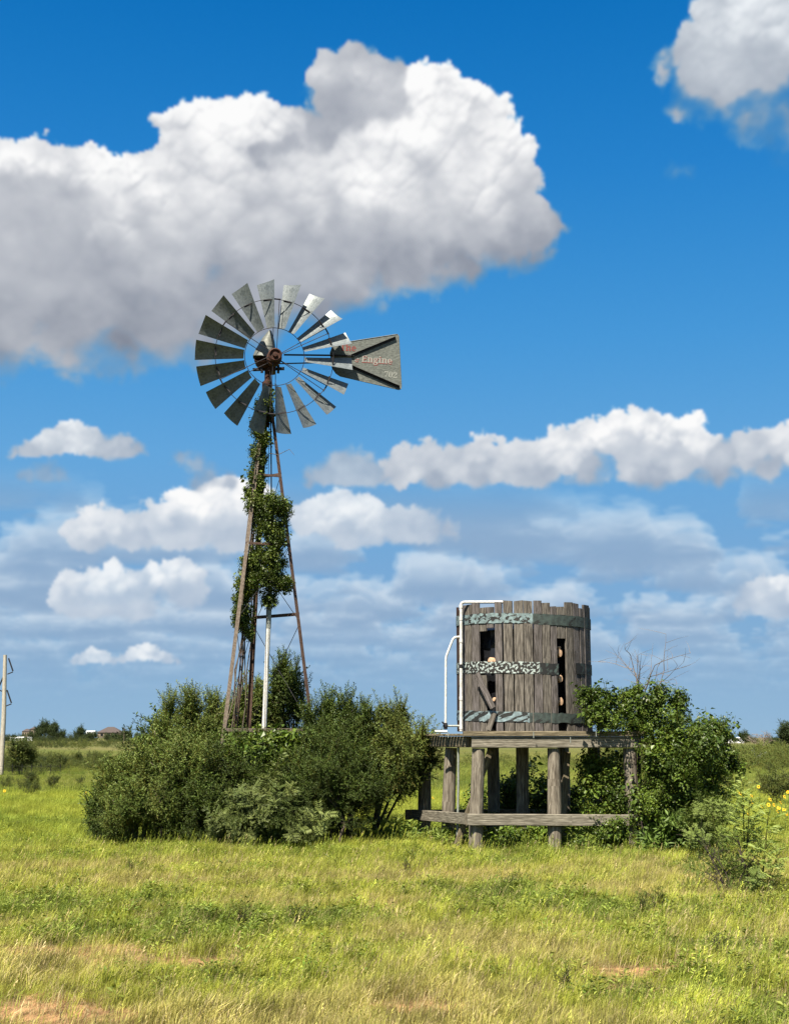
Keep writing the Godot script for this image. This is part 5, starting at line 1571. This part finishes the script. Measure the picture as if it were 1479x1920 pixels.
func pole_bracket(o: Node3D, y: float, side: float) -> void:
	var st := begin()
	plank(st, Vector3(0.1 * side, y, 0), Vector3(0.42 * side, y + 0.13, 0), Vector3(0, 0, 1), 0.06, 0.06, 0.01)
	var b := part("bracket", st, mats.dark_iron, o)
	var ins := begin()
	tube(ins, [Vector3(0.12 * side, y + 0.95, 0), Vector3(0.42 * side, y + 0.18, 0)], [0.045, 0.045], 8)
	part("insulator", ins, mats.dark_iron, o)

func make_pole() -> void:
	var p := Vector3(-23.330, 0.008, -80.000)
	var o := thing("utility_pole", "tall wooden utility pole with dark insulator brackets at the left edge", "utility pole", on_ground(p.x, p.z))
	var tall := 6.728 - on_ground(p.x, p.z).y
	var st := begin()
	tube(st, [Vector3(0, -0.3, 0), Vector3(0, tall * 0.5, 0), Vector3(-0.1, tall, 0)], [0.16, 0.14, 0.11], 12)
	part("shaft", st, mats.pole, o)
	pole_bracket(o, tall - 1.15, 1.0)
	pole_bracket(o, tall - 2.2, -1.0)
	pole_bracket(o, tall - 3.05, 1.0)

func small_tree(called: String, label: String, category: String, group: String, at: Vector3, wide: float, tall: float, count: int, a: Color, b: Color, seed_: int) -> void:
	var r := RandomNumberGenerator.new()
	r.seed = seed_
	var lobes := []
	for k in 6:
		var t := TAU * k / 6.0 + r.randf()
		var f := r.randf_range(0.2, 0.62)
		lobes.append([Vector3(cos(t) * wide * f, tall * r.randf_range(0.35, 0.75), sin(t) * wide * f), Vector3(wide * r.randf_range(0.35, 0.55), tall * r.randf_range(0.22, 0.34), wide * 0.45)])
	shrub(called, label, category, group, at, lobes, "small", count, tall * 0.24, a, b, seed_, {"stems": 4, "girth": tall * 0.018, "gap_size": 3.0 / wide, "splay": 0.1})

func house(label: String, at: Vector3, w: float, wall: float, roof: float, deep: float, roof_mat: Material, wall_mat: Material, hip: bool) -> void:
	var o := thing("farm_house", label, "house", at)
	var st := begin()
	board(st, Transform3D(Basis(), Vector3.ZERO), wall, w * 0.92, deep * 0.92, 0.02)
	part("wall", st, wall_mat, o)
	var rf := begin()
	var x := w / 2
	var z := deep / 2
	var ix := x * (0.25 if hip else 1.0)
	var pts := [Vector3(-x, wall, z), Vector3(x, wall, z), Vector3(x, wall, -z), Vector3(-x, wall, -z), Vector3(-ix, wall + roof, 0), Vector3(ix, wall + roof, 0)]
	quad(rf, pts[0], pts[1], pts[5], pts[4], Vector3(0, 1, 1))
	quad(rf, pts[2], pts[3], pts[4], pts[5], Vector3(0, 1, -1))
	flat(rf, pts[1], pts[2], pts[5], Vector3(1, 0.5, 0))
	flat(rf, pts[3], pts[0], pts[4], Vector3(-1, 0.5, 0))
	quad(rf, pts[0], pts[1], pts[2], pts[3], Vector3.DOWN)
	part("roof", rf, roof_mat, o)
	for k in 3:
		var wd := begin()
		board(wd, Transform3D(Basis(), Vector3((k - 1) * w * 0.28, wall * 0.35, deep * 0.46 + 0.03)), wall * 0.4, w * 0.1, 0.08, 0.01)
		part("window", wd, mats.glass, o)

func brush_belt(called: String, label: String, x0: float, x1: float, d0: float, d1: float, clumps: int, tall: float, a: Color, b: Color, seed_: int) -> void:
	var r := RandomNumberGenerator.new()
	r.seed = seed_
	var places := []
	var tints := PackedColorArray()
	for c in clumps:
		var d := lerpf(d0, d1, r.randf())
		var x := lerpf(x0, x1, r.randf()) * d / d1
		var h := tall * r.randf_range(0.5, 1.2)
		var base := on_ground(x, -d)
		var tone := r.randf()
		for k in 26:
			var dir := Vector3(r.randfn(), absf(r.randfn()) * 0.9, r.randfn()).normalized()
			var p := base + dir * Vector3(h * 0.75, h * 0.8, h * 0.75) * pow(r.randf(), 0.4)
			var grow := (dir + Vector3.UP * 0.6 + Vector3(r.randfn(), r.randfn(), r.randfn()) * 0.4).normalized()
			places.append(Transform3D(frame(Vector3.ZERO, grow, Vector3(r.randfn(), r.randfn(), r.randfn())).basis.scaled(Vector3.ONE * h * r.randf_range(0.3, 0.5)), p))
			tints.append(a.lerp(b, clampf(tone + r.randfn() * 0.2, 0.0, 1.0)))
	var o := scatter(unique(called), shoots.small[seed_ % 3], mats.leaf, places, tints, self)
	o.set_meta("label", label)
	o.set_meta("category", "brush")

func make_far() -> void:
	var dark := Color(0.03, 0.05, 0.014)
	var mid := Color(0.075, 0.11, 0.026)
	var light := Color(0.13, 0.165, 0.04)
	# single shrubs in the pasture on the left: x, foot y, width, height in metres, words
	for s in [[Vector3(-22.312, 0, -80.329), 0.85, 1.55, "big dark pasture bush beside the utility pole", 501, 620], [Vector3(-21.649, 0, -86.148), 0.6, 0.95, "rounded dark bush right of the big pasture bush", 502, 380], [Vector3(-25.334, 0, -96.659), 0.35, 0.7, "small bush between the two larger pasture bushes", 503, 200], [Vector3(-24.212, 0, -102.942), 0.3, 0.9, "narrow upright pasture bush left of the thicket", 504, 200], [Vector3(-24.287, 0, -110.102), 0.5, 0.7, "wide faint pasture bush just left of the thicket twigs", 505, 240], [Vector3(-23.927, 0, -124.548), 0.6, 0.9, "pasture bush peeping out right behind the thicket's left twigs", 506, 240], [Vector3(-15.148, 0, -52.769), 0.28, 0.5, "leftmost small open bush in the short grass", 507, 130], [Vector3(-14.700, 0, -54.577), 0.3, 0.62, "small dark bush in the short grass below the rounded bush", 508, 180], [Vector3(-13.494, 0, -48.983), 0.25, 0.4, "low sparse bush left of the lowest pasture bush", 509, 120], [Vector3(-11.352, 0, -42.465), 0.24, 0.42, "lowest small dark bush on the brow of the field", 510, 160], [Vector3(-14.309, 0, -56.515), 0.32, 0.5, "small open forked bush alone in the short grass", 511, 130], [Vector3(-14.294, 0, -61.624), 0.25, 0.36, "faint little bush alone right of the forked one", 512, 90]]:
		small_tree("pasture_bush", s[3], "bush", "bushes dotted over the left pasture", on_ground(s[0].x, s[0].z), s[1] * 1.2, s[2] * 1.2, s[5], dark, light, s[4])
	for s in [[Vector3(22.376, 0, -80.329), 0.4, 0.55, "small light bush on the pasture behind the tank bush", 521, 150], [Vector3(19.340, 0, -70.775), 0.5, 0.22, "low flat dark clump in the right pasture", 522, 120], [Vector3(10.372, 0, -36.629), 0.5, 0.75, "soft green bush behind the wild sunflowers", 523, 260], [Vector3(25.197, 0, -98.666), 0.3, 0.3, "tiny dark clump at the edge of the tank bush", 524, 80]]:
		small_tree("pasture_bush", s[3], "bush", "bushes dotted over the right pasture", on_ground(s[0].x, s[0].z), s[1] * 1.2, s[2] * 1.2, s[5], dark, light, s[4])
	brush_belt("brush", "belt of grey-green brush across the middle of the left pasture", -38.0, -14.0, 84.0, 125.0, 420, 0.85, dark, light, 530)
	brush_belt("brush", "thick green brush on the slope behind the right pasture", 24.0, 52.0, 92.0, 150.0, 480, 1.45, mid, Color(0.15, 0.185, 0.045), 531)
	brush_belt("brush", "thin far line of brush below the houses", -160.0, -40.0, 220.0, 420.0, 360, 1.5, dark, light, 532)
	brush_belt("brush", "brush seen low behind the platform between thicket and tank", -12.0, 30.0, 90.0, 140.0, 220, 0.7, mid, light, 533)
	# far trees
	brush_belt("tree_line", "low dark line of far trees along the left skyline", -185.0, -95.0, 540.0, 600.0, 230, 2.8, Color(0.03, 0.05, 0.02), Color(0.06, 0.085, 0.03), 534)
	brush_belt("tree_line", "low dark line of far trees along the right skyline", 85.0, 180.0, 420.0, 600.0, 90, 1.8, Color(0.03, 0.05, 0.02), Color(0.06, 0.085, 0.03), 535)
	var tree_c := Color(0.028, 0.05, 0.02)
	var tree_d := Color(0.06, 0.09, 0.03)
	for t in [[78, 1391, 30, 25, "spreading dark tree beside the left houses", 541], [98, 1391, 26, 26, "tallest dark tree on the left skyline", 542], [60, 1392, 20, 12, "low dark tree in front of the two-part house", 543], [148, 1392, 24, 20, "round dark tree left of the white shed", 544], [170, 1393, 26, 14, "broad low tree in front of the white shed", 545], [205, 1394, 34, 12, "tree clump in front of the hip-roofed house", 546], [238, 1391, 20, 15, "tree right of the hip-roofed house", 547], [25, 1388, 18, 9, "small far tree near the utility pole", 548], [112, 1393, 26, 16, "low dark tree under the tallest tree", 549], [258, 1390, 16, 11, "last small tree before the thicket on the skyline", 550]]:
		var at := far_spot(t[0], 560.0)
		small_tree("far_tree", t[4], "tree", "trees on the left skyline", at, t[2] * 0.5 * 560.0 / 2480.0, t[3] * 560.0 / 2480.0 * 1.3, 420, tree_c, tree_d, t[5])
	for t in [[1396, 28, 14, "round dark tree on the right skyline left of the dead tree", 551, 420.0], [1378, 18, 8, "low tree on the right skyline beside the tank bush", 552, 420.0], [1363, 16, 11, "partly hidden tree at the tank bush's edge on the skyline", 553, 420.0], [1478, 46, 34, "large dark tree cut by the photo's right edge", 554, 240.0], [1455, 24, 15, "low grey-green tree between dead tree and right edge", 555, 240.0]]:
		var at := far_spot(t[0], t[5])
		small_tree("far_tree", t[3], "tree", "trees on the right skyline", at, t[1] * 0.5 * t[5] / 2480.0, t[2] * t[5] / 2480.0 * 1.5, 420, tree_c, tree_d, t[4])
	# dead tree on the right skyline
	var r := RandomNumberGenerator.new()
	r.seed = 77
	var dt := far_spot(1430, 200.0)
	var o := thing("dead_tree", "bare leafless tree on the right skyline", "dead tree", dt)
	var st := begin()
	tube(st, [Vector3(0, -0.2, 0), Vector3(0.05, 0.9, 0)], [0.22, 0.17], 8)
	for k in 6:
		var a := -1.2 + 0.48 * k
		dead_branches(st, Vector3(0.05, 0.8, 0), Vector3(sin(a), cos(a) * 0.9 + 0.2, r.randfn() * 0.3).normalized(), 1.7, 0.1, 3, r)
	part("branches", st, mats.dead, o)
	var snag := far_spot(1418, 105.0)
	var o2 := thing("dead_snag", "small pale dead snag in the brush on the right slope", "dead shrub", snag)
	var s2 := begin()
	for k in 3:
		dead_branches(s2, Vector3.ZERO, Vector3(-0.5 + 0.5 * k, 1.0, 0).normalized(), 1.0, 0.04, 1, r)
	part("branches", s2, mats.white_paint, o2)
	# houses and sheds on the skyline
	house("brown hip-roofed house on the left skyline", far_spot(207, 620.0) + Vector3(0, 1.2, 0), 11.5, 2.4, 2.6, 9.0, mats.roof, mats.wall, true)
	house("left half of the brown two-part house on the skyline", far_spot(50, 620.0) + Vector3(0, 1.6, 0), 3.6, 2.6, 1.2, 6.0, mats.roof, mats.wall, true)
	house("taller right half of the brown two-part house on the skyline", far_spot(63, 624.0) + Vector3(0, 1.8, 0), 3.4, 3.4, 1.0, 6.0, mats.roof, mats.wall, true)
	house("white shed between the skyline trees on the left", far_spot(170, 640.0) + Vector3(0, 2.6, 0), 4.2, 1.6, 0.4, 5.0, mats.white_wall, mats.white_wall, false)
	house("long low white building near the utility pole", far_spot(32, 560.0), 6.0, 1.4, 0.4, 4.0, mats.white_wall, mats.white_wall, false)
	house("small white building at the tallest tree's foot", far_spot(57, 560.0), 2.0, 1.6, 0.4, 3.0, mats.white_wall, mats.white_wall, false)
	house("long low white shed on the right skyline", far_spot(1366, 430.0), 4.2, 0.9, 0.25, 4.0, mats.white_wall, mats.white_wall, false)
	house("small bluish white shed on the right skyline", far_spot(1387, 430.0), 2.2, 1.6, 0.3, 3.0, mats.white_wall, mats.white_wall, false)
	for p in [[232, 500.0, 5.0, "thin far pole right of the hip-roofed house"], [154, 560.0, 4.6, "thin far pole left of the white shed"]]:
		var at := far_spot(p[0], p[1])
		var po := thing("far_pole", p[3], "pole", at, 0.0, "far poles on the skyline")
		rod("shaft", Vector3(0, -0.3, 0), Vector3(0, p[2], 0), 0.12, mats.bark, po, 6)
		rod("cross_arm", Vector3(-0.5, p[2] - 0.3, 0), Vector3(0.5, p[2] - 0.3, 0), 0.06, mats.bark, po, 5)
	# pasture fence by the utility pole
	var fo := thing("pasture_fence", "faint wire fence with dark posts behind the utility pole", "fence", Vector3.ZERO)
	var f0 := on_ground(-24.072, -79.0)
	for k in 9:
		var q := on_ground(f0.x + 0.55 * k, -79.0 - 0.05 * k)
		rod("post", q - Vector3(0, 0.1, 0), q + Vector3(0, 0.62, 0), 0.016, mats.dark_iron, fo, 5)
		if k > 0:
			var q0 := on_ground(f0.x + 0.55 * (k - 1), -79.0 - 0.05 * (k - 1))
			for h: float in [0.25, 0.5]:
				rod("wire", q0 + Vector3(0, h, 0), q + Vector3(0, h, 0), 0.008, mats.dark_iron, fo, 3)

func far_spot(px: float, d: float) -> Vector3:
	var x := (px - 739.5) / 2480.0 * d / cos(deg_to_rad(9.657)) * 0.97
	return on_ground(x, -d)
func _ready() -> void:
	set_view()
	field.seed = 2
	field.frequency = 0.11
	field.fractal_octaves = 3
	rough.seed = 6
	rough.frequency = 1.0
	rough.fractal_octaves = 3
	make_materials()
	make_shoots()
	make_ground()
	make_platform()
	make_tank()
	make_mill()
	make_pipes()
	make_vine()
	make_thicket()
	make_tank_bushes()
	make_pole()
	make_far()
	make_grass()
	make_flowers()
